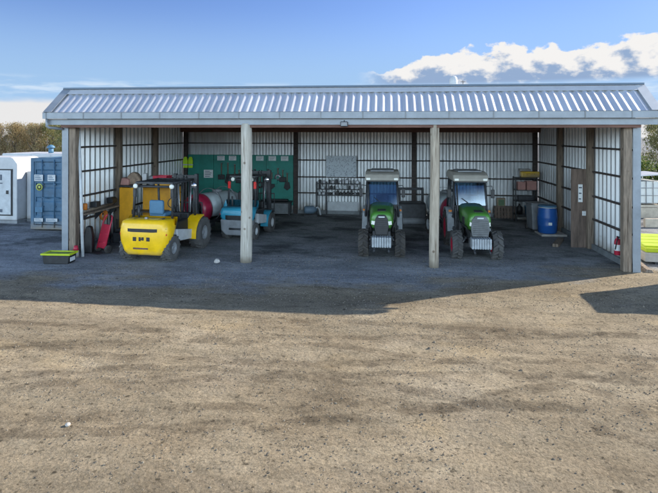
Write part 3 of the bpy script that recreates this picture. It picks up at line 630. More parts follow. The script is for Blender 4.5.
# ------------------------------------------------------------------ orchard sprayers
def sprayer(label, loc, rz, tank_m, fan_m):
    t = thing('orchard_sprayer', label, 'sprayer', loc, rz, 'trailed orchard sprayers')
    b = MB()                                          # tank: rounded hull along Y
    def ring(y, k, dz=0): return [Vector((.56*k*math.copysign(abs(math.cos(a))**.75, math.cos(a)), y, 1.02+dz + .42*k*math.copysign(abs(math.sin(a))**.75, math.sin(a)))) for a in [2*math.pi*i/22 for i in range(22)]]
    b.loft([ring(.05, .55), ring(.10, .86), ring(.22, .98), ring(.5, 1.0), ring(1.2, 1.0), ring(1.5, .97), ring(1.62, .86), ring(1.68, .55)])
    b.build('tank', tank_m, t)
    b = MB()
    for y in (.42, 1.25): b.lathe([(.575, -.03), (.585, -.03), (.585, .03), (.575, .03)], (0, y, 1.02), 'Y', 26)
    b.lathe([(.0, 1.43), (.17, 1.43), (.18, 1.47), (.17, 1.52), (0, 1.53)], (0, .85, 0), 'Z', 18); b.build('tank_lid', 'grey', t)
    b = MB(); b.lathe([(.46, .05), (.52, .02), (.54, -.08), (.54, -.30), (.50, -.40), (.44, -.42), (.40, -.40), (.38, -.30), (.38, 0.0)], (0, 0, .92), 'Y', 30); fan = b.build('fan_housing', fan_m, t)
    b = MB(); b.lathe([(0, -.33), (.11, -.32), (.12, -.26), (.12, -.2)], (0, 0, .92), 'Y', 16)
    for k in range(8):
        a = k*math.pi/4; c, s = math.cos(a), math.sin(a)
        V = [Vector((c*r_ - s*o, y, .92 + s*r_ + c*o)) for r_ in (.10, .37) for (o, y) in ((-.07, -.18), (.07, -.27), (.07, -.262), (-.07, -.172))]
        b.hull(V, [(0,1,2,3),(7,6,5,4),(0,4,5,1),(1,5,6,2),(2,6,7,3),(3,7,4,0)])
    b.build('fan_blade', 'dark', fan)
    b = MB(); b.lathe([(.375, -.12), (.0, -.10)], (0, 0, .92), 'Y', 20); b.build('fan_backplate', 'black', fan)
    b = MB()
    for s in (-1, 1): b.box((s*.30-.05, -.3, .44), (s*.30+.05, 2.0, .54), .01)
    b.box((-.6, .72, .36), (.6, .84, .46), .01); b.hull([Vector(p) for p in ((-.30, 2.0, .44), (.30, 2.0, .44), (.05, 2.7, .44), (-.05, 2.7, .44), (-.30, 2.0, .54), (.30, 2.0, .54), (.05, 2.7, .54), (-.05, 2.7, .54))], [(0,1,2,3),(7,6,5,4),(0,4,5,1),(1,5,6,2),(2,6,7,3),(3,7,4,0)])
    b.box((-.4, -.3, .30), (.4, .3, .46), .03); b.build('frame', 'dark', t)
    for s in (-1, 1): wheel(t, (s*.60, .78, .33), .33, .22, .18, 'lgrey', 'rubber', 14, .015, s)
    return t
sprayer('orchard sprayer with pale grey tank and crimson fan ring between the two forklifts', (2.80, 3.35, 0), -22, 'teal', 'crimson')
sprayer('grey tank orchard sprayer with red fan ring half hidden behind the tan pole', (11.55, 4.0, 0), 13, 'teal', 'crimson')

# ------------------------------------------------------------------ left side of the shed
t = thing('storage_crate', 'black plastic crate with lime green rim lid at the shed\'s left corner', 'crate', (.35, -.86, 0), 3)
b = MB(); b.prism([(-.34, .0), (.34, .0), (.38, .24), (-.38, .24)], -.19, .19, 'Y', .015); b.build('body', 'black', t)
b = MB()
for a0, a1 in (((-.41, -.22, .235), (.41, -.15, .285)), ((-.41, .15, .235), (.41, .22, .285)), ((-.41, -.15, .235), (-.33, .15, .285)), ((.33, -.15, .235), (.41, .15, .285))): b.box(a0, a1, .008)
b.build('rim', 'lime', t)
b = MB(); b.box((-.33, -.15, .245), (.33, .15, .265), .006); b.build('lid', mat('olive_lid', (.22, .30, .03), .6, 0, .2, 6), t)
b = MB(); b.box((.362, -.12, .06), (.376, .12, .17), .004); b.build('side_label', 'lgrey', t)

b = MB(); b.tube([(.62, -.20, .01), (.42, .02, 1.9), (.26, .16, 3.66)], .042, 12); solo('leaning_pole', b, 'lgrey', 'long pale grey pipe leaning against the left front post', 'pipe')
t = thing('sack_truck', 'red sack truck leaning on the left wall beside the pale pipe', 'sack truck', (.86, .42, 0), -28)
b = MB()
for s in (-1, 1): b.tube([(s*.20, -.06, .10), (s*.20, .14, .85), (s*.18, .20, 1.02), (s*.10, .22, 1.08)], .022, 8)
for z in (.3, .55, .8): b.tube([(-.20, -.06+.2*(z-.1)/.75, z), (.20, -.06+.2*(z-.1)/.75, z)], .016, 8)
b.build('frame', 'red', t)
b = MB(); b.hull([Vector(p) for p in ((-.19, -.05, .14), (.19, -.05, .14), (.19, .11, .82), (-.19, .11, .82), (-.19, -.03, .14), (.19, -.03, .14), (.19, .13, .82), (-.19, .13, .82))], [(0,1,2,3),(7,6,5,4),(0,4,5,1),(1,5,6,2),(2,6,7,3),(3,7,4,0)], .004); b.build('back_plate', 'red', t)
b = MB(); b.box((-.22, -.28, .015), (.22, -.05, .03)); b.build('toe_plate', 'dark', t)
for s in (-1, 1):
    b = MB(); b.lathe([(.06, -.03), (.11, -.035), (.125, 0), (.11, .035), (.06, .03), (0, .03)], (s*.25, .02, .125), 'X', 18); b.build('wheel', 'rubber', t)
b = MB(); b.prism([(-.12, 0), (.12, 0), (.13, .5), (.08, .78), (-.06, .80), (-.12, .5)], -.1, .1, 'Y', .04, 3); solo('fuel_can', b, 'black', 'tall dark fuel can standing behind the pale pipe', 'can', (.48, .34, 0), 10)
t = thing('spray_bottle', 'small red and white bottle at the foot of the left timber post', 'bottle', (.42, -.22, 0))
b = MB(); b.lathe([(0, 0), (.075, 0), (.08, .03), (.08, .20), (.03, .27), (.03, .31), (0, .31)]); b.build('bottle_body', 'white', t)
b = MB(); b.lathe([(.082, .20), (.084, .2), (.06, .26), (.05, .33), (0, .33)]); b.build('cap', 'red', t)
b = MB(); b.box((.08, .35, 1.10), (.36, 2.35, 1.145)); sh = solo('wall_shelf', b, 'timber', 'old timber shelf board along the left wall', 'shelf')
b = MB()
for y in (.5, 1.35, 2.2): b.hull([Vector(p) for p in ((.08, y-.02, .82), (.08, y+.02, .82), (.08, y+.02, 1.10), (.08, y-.02, 1.10), (.34, y-.02, 1.08), (.34, y+.02, 1.08), (.34, y+.02, 1.10), (.34, y-.02, 1.10))], [(0,1,2,3),(7,6,5,4),(0,4,5,1),(1,5,6,2),(2,6,7,3),(3,7,4,0)])
b.build('bracket', 'dark', sh)
b = MB(); b.tube([(.18, .4, 1.19), (.20, 1.2, 1.20), (.17, 2.3, 1.21)], .045, 10); solo('timber_length', b, 'timber', 'rough timber pole lying along the left wall shelf', 'timber')
b = MB(); b.prism([(-.1, 0), (.1, 0), (.12, .12), (.04, .2), (-.1, .18)], -.16, .16, 'Y', .02); solo('tool_bag', b, 'black', 'black tool bag at the far end of the left wall shelf', 'bag', (.24, 2.05, 1.255))
b = MB(); b.box((-.11, -.13, 0), (.11, .13, .17), .02); solo('tool_case', b, 'dark', 'dark tool case in the middle of the left wall shelf', 'case', (.23, 1.1, 1.25))
b = MB(); b.lathe([(.0, 0), (.07, 0), (.07, .16), (.05, .19), (0, .19)]); solo('paint_tin', b, 'orange', 'orange tin at the near end of the left wall shelf', 'tin', (.22, .55, 1.24))
t = thing('hose_reel', 'orange hose coil hanging on the left wall under the shelf', 'hose', (.13, 1.62, .92))
b = MB()
for k in range(3): b.tube([(.02+.035*k, (.13+.02*k)*math.cos(a*math.pi/10), (.13+.02*k)*math.sin(a*math.pi/10)) for a in range(21)], .022, 6, False)
b.build('coil', 'orange', t)
b = MB(); b.tube([(-.05, 0, .15), (.14, 0, .15)], .012, 6); b.build('hook', 'dark', t)
b = MB()
for k in range(4): b.tube([(.10+.05*k, 2.0+.12*k, .02), (.09+.03*k, 2.05+.14*k, .95-.1*k)], .02, 6)
solo('steel_offcuts', b, 'dark', 'bundle of dark steel bars leaning under the left shelf', 'bars')
b = MB(); b.box((-.22, -.2, 0), (.22, .2, .34), .03); b.box((-.18, -.12, .34), (.18, .12, .46), .04); b.tube([(-.2, -.15, .2), (-.3, -.2, .1), (-.26, -.25, 0)], .02, 6); solo('air_compressor', b, 'dark', 'dark boxy compressor on the ground near the yellow forklift\'s left wheel', 'compressor', (.66, 1.9, 0), 12)

# yellow cabinet and the goods on it
t = thing('storage_cabinet', 'tall orange yellow open cabinet behind the yellow forklift', 'cabinet', (.34, 2.35, 0))
b = MB()
b.box((0, 0, 0), (.50, .05, 1.72), .006); b.build('door', 'orange_y', t)
b = MB(); b.box((0, .06, 0), (.05, .62, 1.74)); b.box((1.72, .06, 0), (1.88, .62, 1.74)); b.box((.55, .56, 0), (1.72, .61, 1.74)); b.build('cabinet_body', 'orange_y', t)
b = MB(); b.box((-.02, -.02, 1.745), (1.92, .66, 1.80), .006); b.box((.055, .07, .9), (1.715, .55, .93)); b.build('cabinet_shelf', 'dark', t)
b = MB(); b.box((.44, -.02, .85), (.46, 0, 1.0)); b.build('handle', 'dark', t)
zt = 1.803
def crate(name, label, cat, m, loc, sx, sy, sz, rz=0, group=None, lip='dark'):
    o = thing(name, label, cat, loc, rz, group)
    b = MB(); w = .02
    b.box((-sx, -sy, 0), (sx, sy, w)); b.box((-sx, -sy, w), (-sx+w, sy, sz)); b.box((sx-w, -sy, w), (sx, sy, sz)); b.box((-sx+w, -sy, w), (sx-w, -sy+w, sz)); b.box((-sx+w, sy-w, w), (sx-w, sy, sz)); b.build('crate_body', m, o)
    b = MB()
    for s in (-1, 1): b.box((-sx-.008, s*sy-.012, sz-.03), (sx+.008, s*sy+.012, sz+.004)); b.box((s*sx-.012, -sy+.012, sz-.03), (s*sx+.012, sy-.012, sz+.004))
    b.build('crate_rim', m, o); return o
crate('plastic_crate', 'yellow plastic crate under the red one on the orange cabinet', 'crate', 'orange_y', (1.84, 2.72, zt), .33, .22, .14, 2, 'crates on the cabinet')
crate('plastic_crate', 'red plastic crate stacked on the yellow one above the cabinet', 'crate', 'red', (1.68, 2.72, zt+.15), .24, .2, .16, -3, 'crates on the cabinet')
b = MB(); b.prism([(-.26, 0), (.26, 0), (.25, .18), (.10, .40), (-.06, .44), (-.22, .28)], -.18, .18, 'Y', .08, 3); solo('sack', b, 'tan', 'slumped brown sack on top of the orange cabinet', 'sack', (.72, 2.66, zt), 8)
b = MB(); b.prism([(-.16, 0), (.16, 0), (.15, .22), (-.1, .26)], -.15, .15, 'Y', .05, 3); solo('bundle', b, 'pink', 'small pinkish bundle at the left end of the cabinet top', 'bundle', (.52-.02, 2.50, zt), 0)
b = MB(); b.box((-.07, -.1, 0), (.07, .1, .38), .01); solo('carton', b, 'white', 'upright white carton beside the slumped sack', 'carton', (1.08, 2.68, zt), 10)
b = MB(); b.lathe([(0, 0), (.10, 0), (.11, .02), (.11, .27), (.09, .3), (0, .3)], n=18); solo('drum_tin', b, 'grey', 'grey round tin between the white carton and the red crate', 'tin', (1.32, 2.70, zt))
for i, (x, lb) in enumerate(((.16, 'hi vis yellow green vest hanging at the corner post, the left vest'), (.40, 'hi vis yellow green vest hanging against the green board, the right vest'))):
    o = thing('safety_vest', lb, 'vest', (x, D-.27, 2.0), 0, 'hi vis vests hanging in the corner')
    b = MB(); b.prism([(-.10, 0), (.10, 0), (.11, .3), (.09, .42), (.05, .5), (-.05, .5), (-.09, .42), (-.11, .3)], -.03, .03, 'Y', .015, 2); b.build('fabric', 'hivis', o)
    b = MB(); b.box((-.106, -.036, .12), (.106, .036, .17)); b.build('reflective_band', 'lgrey', o)

# ------------------------------------------------------------------ back wall: green tool board
t = thing('tool_board', 'large dark green tool board across the left bay of the back wall', 'board', (0, D-.085, 0))
for x0, x1 in ((.22, 1.42), (1.43, 2.64), (2.65, 3.86), (3.87, 5.09)):
    b = MB(); b.box((x0, -.03, .36), (x1, 0, 2.60), .004); b.build('panel', 'green_board', t)
def sheet(name, label, x0, x1, z0, z1, cat, group, lines=3, y=D-.125, m='paper'):
    o = thing(name, label, cat, (x0, y, z0), 0, group)
    b = MB(); b.box((0, 0, 0), (x1-x0, .006, z1-z0)); b.build('paper', m, o)
    b = MB(); n = lines; h = z1-z0; w = x1-x0
    for k in range(n): z = h*(.18 + .64*k/max(1, n-1)); b.box((w*.12, -.002, z-h*.035), (w*(.65+.2*((k*7) % 3)/2), -.0005, z+h*.035))
    b.build('print', 'ink', o)
for x, lb in ((1.60, 'notice sheet over the left end of the tool board, leftmost of five'), (2.14, 'notice sheet beside the leftmost one, second of five on the tool board'), (3.40, 'notice sheet just right of the thick pale pole, third of five'), (3.97, 'notice sheet fourth from the left on the tool board\'s top edge'), (4.53, 'notice sheet at the right end of the tool board, last of five')):
    sheet('notice', 'white ' + lb, x, x+.34, 2.34, 2.55, 'notice', 'white notices along the tool board')
sheet('notice_board', 'pale grey sign hung lower on the green tool board above the sprayer', .97, 1.40, 1.55, 1.91, 'sign', None, 4)
def tool(kind, x, z, L, m, label):
    o = thing('hanging_tool', label, 'tool', (x, D-.14, z), 0, 'tools hanging on the green board')
    b = MB(); b.tube([(0, 0, 0), (0, 0, -L)], .030, 8); b.build('handle', ('timber', 'dark')[int(x*100) % 2], o)
    b = MB()
    if kind == 0: b.box((-.15, -.06, -L-.22), (.15, .02, -L), .02)
    elif kind == 1: b.prism([(-.09, -L), (.09, -L), (.15, -L-.26), (0, -L-.38), (-.15, -L-.26)], -.025, .025, 'Y', .006)
    else: b.lathe([(.07, -.04), (.15, -.04), (.15, .04), (.07, .04)], (0, 0, -L-.14), 'Y', 14)
    b.build('head', m, o)
    b = MB(); b.tube([(-.04, .03, .0), (-.04, -.03, .02), (.04, -.03, .02), (.04, .03, 0)], .012, 6); b.build('hook', 'steel', o)
nm = ['flat headed', 'spade headed', 'ring headed']
for i, (k, x, z, L, m) in enumerate(((0, 1.80, 2.2, .5, 'dark'), (1, 2.10, 2.22, .6, 'dark'), (2, 2.42, 2.15, .4, 'steel'), (0, 2.62, 1.9, .35, 'dark'), (1, 3.35, 1.95, .4, 'black'), (2, 3.60, 1.70, .3, 'dark'), (0, 3.95, 1.95, .3, 'black'), (1, 4.12, 1.80, .35, 'black'), (2, 4.40, 2.0, .25, 'steel'), (0, 4.62, 1.92, .3, 'black'), (1, 4.82, 1.78, .38, 'black'))):
    tool(k, x, z, L, m, '%s %s tool hanging %s on the green board' % (['dark', 'steel', 'black'][['dark', 'steel', 'black'].index(m)], nm[k], ['first from the left', 'second from the left', 'third from the left', 'just left of the thick pale pole', 'just right of the thick pale pole', 'low beside the pole', 'under the fourth notice', 'low under the fourth notice', 'between the last two notices', 'under the last notice', 'nearest the board\'s right end'][i]))
for (x, z, w, h, m, lb) in ((2.22, 1.62, .34, .22, 'black', 'black wall charger low on the green board above the sprayer tank'), (3.42, 1.55, .22, .12, 'white', 'small white switch box right of the pale pole on the green board'), (4.2, 1.42, .34, .22, 'green_board', 'green locker box fixed low on the tool board')):
    b = MB(); b.box((-w/2, -.08, -h/2), (w/2, 0, h/2), .015); solo('wall_box', b, m, lb, 'box', (x, D-.125, z))
t = thing('workbench', 'low grey workbench under the right end of the green board', 'bench', (4.40, D-.45, 0))
b = MB(); b.box((-.68, -.3, .52), (.68, .3, .58), .01); b.build('bench_top', 'black', t)
b = MB(); b.box((-.64, -.27, .06), (.64, .24, .52), .01); b.build('bench_front', 'bench', t)
for s in (-1, 1):
    b = MB(); b.box((s*.62-.04, -.29, 0), (s*.62+.04, -.272, .51)); b.build('leg', 'dark', t)
b = MB(); b.box((-.5, -.12, 0), (.5, .12, .09), .03); b.tube([(-.5, 0, .06), (-.7, -.05, .03)], .03, 8); solo('hedge_trimmer', b, 'black', 'long black tool lying on the low grey workbench', 'tool', (4.42, D-.42, .582))

# centre bay of the back wall
t = thing('wall_map', 'large pale map sheet with dark sketchy marks on the back wall', 'map', (6.58, D-.10, 1.66))
b = MB(); b.box((0, 0, 0), (1.30, .012, .90)); mm = mat('pale_map', (.60, .66, .70), .7, 0, .05, 4); b.build('sheet', mm, t)
_n = mm.node_tree.nodes; _l = mm.node_tree.links; _b = _n['Principled BSDF']; _old = _b.inputs['Base Color'].links[0].from_socket
_t = _n.new('ShaderNodeTexCoord'); _m = _n.new('ShaderNodeMapping'); _m.inputs['Scale'].default_value = (9, 1, 7); _l.new(_t.outputs['Object'], _m.inputs['Vector'])
_v = _n.new('ShaderNodeTexVoronoi'); _v.feature = 'DISTANCE_TO_EDGE'; _v.inputs['Scale'].default_value = 1.0; _l.new(_m.outputs['Vector'], _v.inputs['Vector'])
_z = _n.new('ShaderNodeTexNoise'); _z.inputs['Scale'].default_value = 1.1; _l.new(_m.outputs['Vector'], _z.inputs['Vector'])
_k = _n.new('ShaderNodeMath'); _k.operation = 'LESS_THAN'; _k.inputs[1].default_value = .05; _l.new(_v.outputs['Distance'], _k.inputs[0])
_g = _n.new('ShaderNodeMath'); _g.operation = 'GREATER_THAN'; _g.inputs[1].default_value = .5; _l.new(_z.outputs['Fac'], _g.inputs[0])
_p = _n.new('ShaderNodeMath'); _p.operation = 'MULTIPLY'; _l.new(_k.outputs[0], _p.inputs[0]); _l.new(_g.outputs[0], _p.inputs[1])
_x = _n.new('ShaderNodeMix'); _x.data_type = 'RGBA'; _l.new(_p.outputs[0], _x.inputs['Factor']); _l.new(_old, _x.inputs['A']); _x.inputs['B'].default_value = (.24, .27, .31, 1); _l.new(_x.outputs['Result'], _b.inputs['Base Color'])
b = MB(); b.box((-.02, -.006, -.02), (1.32, .0, 0)); b.box((-.02, -.006, .90), (1.32, 0, .92)); b.box((-.02, -.006, 0), (0, 0, .9)); b.box((1.30, -.006, 0), (1.32, 0, .9)); b.build('frame', 'lgrey', t)
t = thing('tool_rack', 'dark two rail rack of small tools below the pale map', 'rack', (6.15, D-.20, .84))
b = MB()
for z in (0, .26, .50): b.box((0, -.12, z), (1.95, .10, z+.03))
for x in (0, .42, 1.9): b.box((x, -.10, -.84), (x+.04, .09, .60))
b.build('rack_frame', 'dark', t)
q = random.Random(11)
kinds = ['black', 'dark', 'grey', 'lgrey', 'steel']
pos = 0
for r_, z in enumerate((.873, 1.133, 1.373)):
    x = 6.24
    while x < 8.0:
        w = q.uniform(.06, .16); h = q.uniform(.09, .19); m = kinds[q.randrange(5)]
        if abs(x+w/2-6.59) < w/2+.045: x += .12; continue
        b = MB(); b.box((-w*.46, -.07, 0), (w*.46, .05, h), .012); b.tube([(0, 0, h), (0, 0, h+.03)], w*.2, 8)
        pos += 1
        solo('small_tool_case', b, m, 'small tool cases and tins packed on the rack under the map', 'tool case', (x+w/2, D-.2, z-.002), 0, 'cases on the rack under the map')
        x += w + q.uniform(.02, .09)
b = MB(); b.box((6.62, D-.13, .16), (7.98, D-.10, .56), .006); solo('leaning_sheet', b, 'lgrey', 'low pale grey sheet standing against the wall beneath the tool rack', 'sheet')
t = thing('pump_unit', 'small grey blue pump on the floor left of the tool rack', 'pump', (5.95, D-.75, 0), 15)
b = MB(); b.lathe([(0, -.26), (.12, -.26), (.17, -.2), (.17, .12), (.12, .2), (.06, .3), (0, .3)], (0, 0, .27), 'X', 18); b.build('motor', mat('blue_grey_paint', (.16, .24, .32), .5), t)
b = MB(); b.box((-.3, -.18, 0), (.3, .18, .07), .01); b.build('base_plate', 'dark', t)
b = MB(); b.tube([(.22, 0, .3), (.32, 0, .38), (.40, -.05, .30), (.44, -.1, .05)], .04, 8); b.build('hose', 'lgrey', t)
b = MB(); b.tube([(.02, .0, .44), (.02, 0, .55)], .03, 8); b.build('cap', 'white', t)
# right of the tractors
t = thing('mulcher', 'dark implement with drawbar parked behind the gap between the tractors', 'implement', (10.2, 6.9, 0), 5)
b = MB(); b.prism([(-.45, .15), (.45, .15), (.5, .55), (.2, .85), (-.3, .8)], -.55, .55, 'X', .04); b.build('deck', 'dark', t)
b = MB(); b.box((-.5, -.1, .75), (-.42, .1, 1.35), .01); b.box((.42, -.1, .75), (.5, .1, 1.35), .01); b.box((-.5, -.06, 1.30), (.5, .06, 1.40), .01); b.build('hitch_frame', 'dark', t)
b = MB(); b.lathe([(0, -.52), (.13, -.52), (.13, .52), (0, .52)], (0, -.5, .14), 'X', 16); b.build('roller', 'grey', t)
t = thing('pallet', 'brown timber pallet stood on edge at the back wall beside the right tractor', 'pallet', (14.2, D-.35, 0))
b = MB()
for k in range(7): b.box((-.44+k*.128, -.02, 0), (-.34+k*.128, 0, .52), .004)
b.build('slat', 'board', t)
b = MB()
for z in (.03, .22, .42): b.box((-.44, .002, z), (.43, .09, z+.09))
b.build('bearer', 'board', t)
t = thing('wooden_box', 'greenish brown wooden box on a trestle behind the upright pallet', 'box', (14.05, D-.22, .48))
b = MB(); b.box((-.17, -.1, 0), (.17, .1, .36), .01); b.build('box_body', 'ply', t)
b = MB(); b.box((-.12, -.108, .05), (.12, -.101, .30)); b.build('box_panel', mat('dull_green_panel', (.10, .17, .09), .7), t)
b = MB(); b.box((-.16, -.09, -.48), (-.1, .09, 0)); b.box((.1, -.09, -.48), (.16, .09, 0)); b.build('trestle', 'board', t)
b = MB(); b.box((-.2, -.1, 0), (.2, .1, .09), .01); solo('paver', b, 'white', 'white block on the floor between the pallet and the dark rack', 'block', (14.85, D-.5, 0))
# dark rack in the right back corner
RX, RY = 14.88, D-.85
t = thing('storage_rack', 'dark metal shelving rack in the right back corner', 'rack', (RX, RY, 0))
b = MB()
for x in (-.42, .42):
    for y in (-.22, .22): b.box((x-.02, y-.02, 0), (x+.02, y+.02, 1.80))
b.build('upright', 'dark', t)
for z in (.25, .80, 1.25, 1.74):
    b = MB(); b.box((-.44, -.24, z), (.44, .24, z+.03)); b.build('shelf', 'dark', t)
b = MB(); b.box((-.37, -.16, 0), (.37, .16, .25), .05, None, 3); b.tube([(-.15, -.17, .14), (-.15, -.2, .17), (.15, -.2, .17), (.15, -.17, .14)], .015, 6); solo('tool_chest', b, 'yellow', 'yellow case on top of the dark corner rack', 'case', (RX+.18, RY, 1.772))
b = MB(); b.box((-.22, -.14, 0), (.22, .14, .10), .02); solo('white_tray', b, 'white', 'flat white tray lying on the yellow case at the corner rack', 'tray', (RX-.02, RY, 2.025))
crate('parts_bin', 'faded pink bin on the rack\'s upper shelf, left one', 'bin', 'pink', (RX-.18, RY-.02, 1.282), .15, .18, .3, 0, 'pink bins on the corner rack')
crate('parts_bin', 'faded pink bin on the rack\'s upper shelf, right one', 'bin', 'pink', (RX+.2, RY-.04, 1.282), .19, .18, .34, 4, 'pink bins on the corner rack')
b = MB(); b.box((-.3, -.16, 0), (.3, .16, .2), .02); solo('engine_part', b, 'dark', 'dark machine part on the middle shelf of the corner rack', 'machine part', (RX, RY, .832))
b = MB(); b.lathe([(0, 0), (.15, 0), (.17, .3), (.18, .3), (.18, .33), (0, .33)], n=20); solo('bucket', b, 'blue_s', 'blue bucket on the lowest shelf of the corner rack', 'bucket', (RX+.15, RY-.02, .282))
b = MB(); b.lathe([(0, 0), (.12, 0), (.13, .26), (.04, .34), (.04, .4), (0, .4)], n=18); solo('jerry_can', b, 'black', 'black can on the lowest shelf of the corner rack', 'can', (RX-.22, RY, .282))
# barrel, bin, board, extinguisher at the right wall
t = thing('barrel', 'blue plastic barrel with grey clamp ring on a pale slab', 'barrel', (14.88, 4.95, .07))
b = MB(); b.lathe([(0, 0), (.29, 0), (.31, .03), (.325, .25), (.335, .28), (.325, .31), (.34, .52), (.345, .56), (.33, .60), (.32, .80), (.28, .90), (.28, .93), (0, .93)], n=32); b.build('barrel_body', 'blue_d', t)
b = MB(); b.lathe([(.282, .90), (.305, .91), (.305, .96), (.282, .97), (0, .97)], n=32); b.build('lid', 'blue_s', t)
b = MB(); b.lathe([(.29, .885), (.312, .885), (.312, .912), (.29, .912)], n=32); b.build('clamp_ring', 'lgrey', t)
b = MB(); b.box((-.06, -.352, .30), (.06, -.32, .40), .01); b.build('sticker', 'paper', t)
b = MB(); b.box((-.43, -.38, 0), (.43, .38, .07), .01); solo('slab', b, 'concrete', 'pale concrete slab under the blue barrel', 'slab', (14.98, 4.92, 0), 3)
t = thing('waste_bin', 'grey wheeled bin behind the blue barrel', 'bin', (14.72, 5.75, 0), 8)
b = MB(); b.prism([(-.24, .06), (.24, .06), (.29, .98), (-.29, .98)], -.27, .27, 'Y', .03, 3); b.build('bin_body', 'grey', t)
b = MB(); b.box((-.31, -.32, .985), (.31, .32, 1.03), .02); b.build('lid', 'grey', t)
for s in (-1, 1):
    b = MB(); b.lathe([(0, -.03), (.1, -.03), (.1, .03), (0, .03)], (s*.24, .28, .1), 'X', 16); b.build('wheel', 'rubber', t)
t = thing('plank_screen', 'tall brown timber panel with white notices at the right wall', 'panel', (15.24, 2.86, 0))
b = MB()
for k in range(3): b.box((-.27+k*.185, -.03, 0), (-.09+k*.185, 0, 2.45), .004)
b.build('plank', 'board', t)
b = MB(); b.box((-.26, .002, .3), (.27, .05, .4)); b.box((-.26, .002, 2.0), (.27, .05, 2.1)); b.build('batten', 'board', t)
for (x, z, w, h, lb) in ((-.06, 1.42, .13, .55, 'long white notice at the top of the brown panel'), (.06, 1.0, .18, .14, 'small white notice low on the brown panel')):
    sheet('wall_notice', lb, 15.24+x, 15.24+x+w, z, z+h, 'notice', 'white notices on the brown panel', 3, 2.86-.04)
b = MB(); b.box((-.6, -.09, 0), (.6, .09, .10), .01); solo('timber_sleeper', b, 'timber', 'short timber sleeper on the ground below the brown panel', 'sleeper', (14.75, 3.35, 0), 65)
t = thing('fire_extinguisher', 'red fire extinguisher hung on the right wall by the front post', 'extinguisher', (W-.20, .55, .30))
b = MB(); b.lathe([(0, 0), (.075, 0), (.085, .02), (.085, .36), (.06, .42), (.03, .44), (.03, .48), (0, .48)], n=20); b.build('cylinder', 'red', t)
b = MB(); b.box((-.02, -.09, .46), (.02, .03, .50), .005); b.tube([(0, -.05, .47), (-.06, -.1, .40), (-.09, -.06, .15)], .014, 6); b.build('valve', 'black', t)
b = MB(); b.lathe([(.0865, .12), (.0865, .28)], n=20); b.build('label_band', 'paper', t)

# ------------------------------------------------------------------ left outside: containers
t = thing('shipping_container', 'blue shipping container with closed doors left of the shed', 'container', (-3.66, 3.45, .06))
CW, CH, CL = 2.43, 2.58, 6.05
b = MB()
corrug(b, .12, CL-.1, .28, -.036, lambda u, v, o: (.04-o, u, .16+(CH-.28)*v)); corrug(b, .12, CL-.1, .28, -.036, lambda u, v, o: (CW-.04+o, u, .16+(CH-.28)*v))
corrug(b, .1, CW-.1, .28, -.036, lambda u, v, o: (u, CL-.04+o, .16+(CH-.28)*v))
b.box((.05, .08, CH-.06), (CW-.05, CL-.06, CH-.03)); b.build('side_panel', 'blue', t)
b = MB()
for x in (0, CW-.12):
    for y in (0, CL-.12): b.box((x, y, 0), (x+.12, y+.12, CH))
for x in (0, CW-.1): b.box((x, .12, 0), (x+.1, CL-.12, .14)); b.box((x, .12, CH-.1), (x+.1, CL-.12, CH))
b.box((.12, 0, 0), (CW-.12, .10, .15)); b.box((.12, 0, CH-.13), (CW-.12, .10, CH)); b.box((.12, CL-.1, 0), (CW-.12, CL, .15)); b.box((.12, CL-.1, CH-.13), (CW-.12, CL, CH)); b.build('frame', 'blue', t)
for s in (0, 1):
    x0 = .13 + s*(CW/2-.125); x1 = x0 + CW/2-.14
    b = MB(); vs = []
    zz = [.17]; k = 0
    while zz[-1] < CH-.16: zz += [zz[-1]+.30, zz[-1]+.35, zz[-1]+.45, zz[-1]+.50]
    zz = [z for z in zz if z < CH-.15] + [CH-.15]
    off = [0, 0, .03, .03]
    V = [(x, .03 + off[i % 4], z) for x in (x0+.05, x1-.05) for i, z in enumerate(zz)]; n = len(zz)
    b._add(V, [(i, i+1, n+i+1, n+i) for i in range(n-1)])
    b.box((x0, .02, .16), (x0+.05, .07, CH-.14)); b.box((x1-.05, .02, .16), (x1, .07, CH-.14)); d = b.build('door', 'blue', t)
    for f in (.30, .74):
        x = x0 + (x1-x0)*f
        b = MB(); b.tube([(x, -.01, .06), (x, -.01, CH-.05)], .019, 8)
        for z in (.25, .8, 1.6, 2.3): b.box((x-.045, -.012, z), (x+.045, .022, z+.05))
        b.tube([(x, -.02, 1.15), (x+.24, -.03, 1.12)], .014, 6); b.build('lock_rod', 'blue', d)
for (x0, x1, z0, z1, m) in ((.16, .50, 1.75, 1.98, 'lgrey'), (.68, .98, 1.75, 1.98, 'lgrey'), (.16, .50, .28, .40, 'lgrey'), (.62, 1.06, .28, .40, 'lgrey'), (.20, .48, .62, .80, 'blue_s')):
    b = MB(); b.box((x0, -.035, z0), (x1, -.03, z1)); p = b.build('door_plate', m, t)
    b = MB()
    for k in range(3): b.box((x0+.03, -.038, z0+(z1-z0)*(.2+.27*k)), (x1-.05-.04*k, -.0355, z0+(z1-z0)*(.3+.27*k)))
    b.build('plate_print', 'blue', p)
b = MB(); b.lathe([(0, 0), (.13, 0), (.13, .006), (0, .006)], (.36, -.04, 1.53), 'Y', 20); p = b.build('round_emblem', mat('yellow_green_emblem', (.45, .50, .12), .6), t)
b = MB(); b.lathe([(.05, 0), (.085, 0), (.085, .006), (.05, .006)], (.36, -.048, 1.53), 'Y', 16); b.build('emblem_ring', 'black', p)

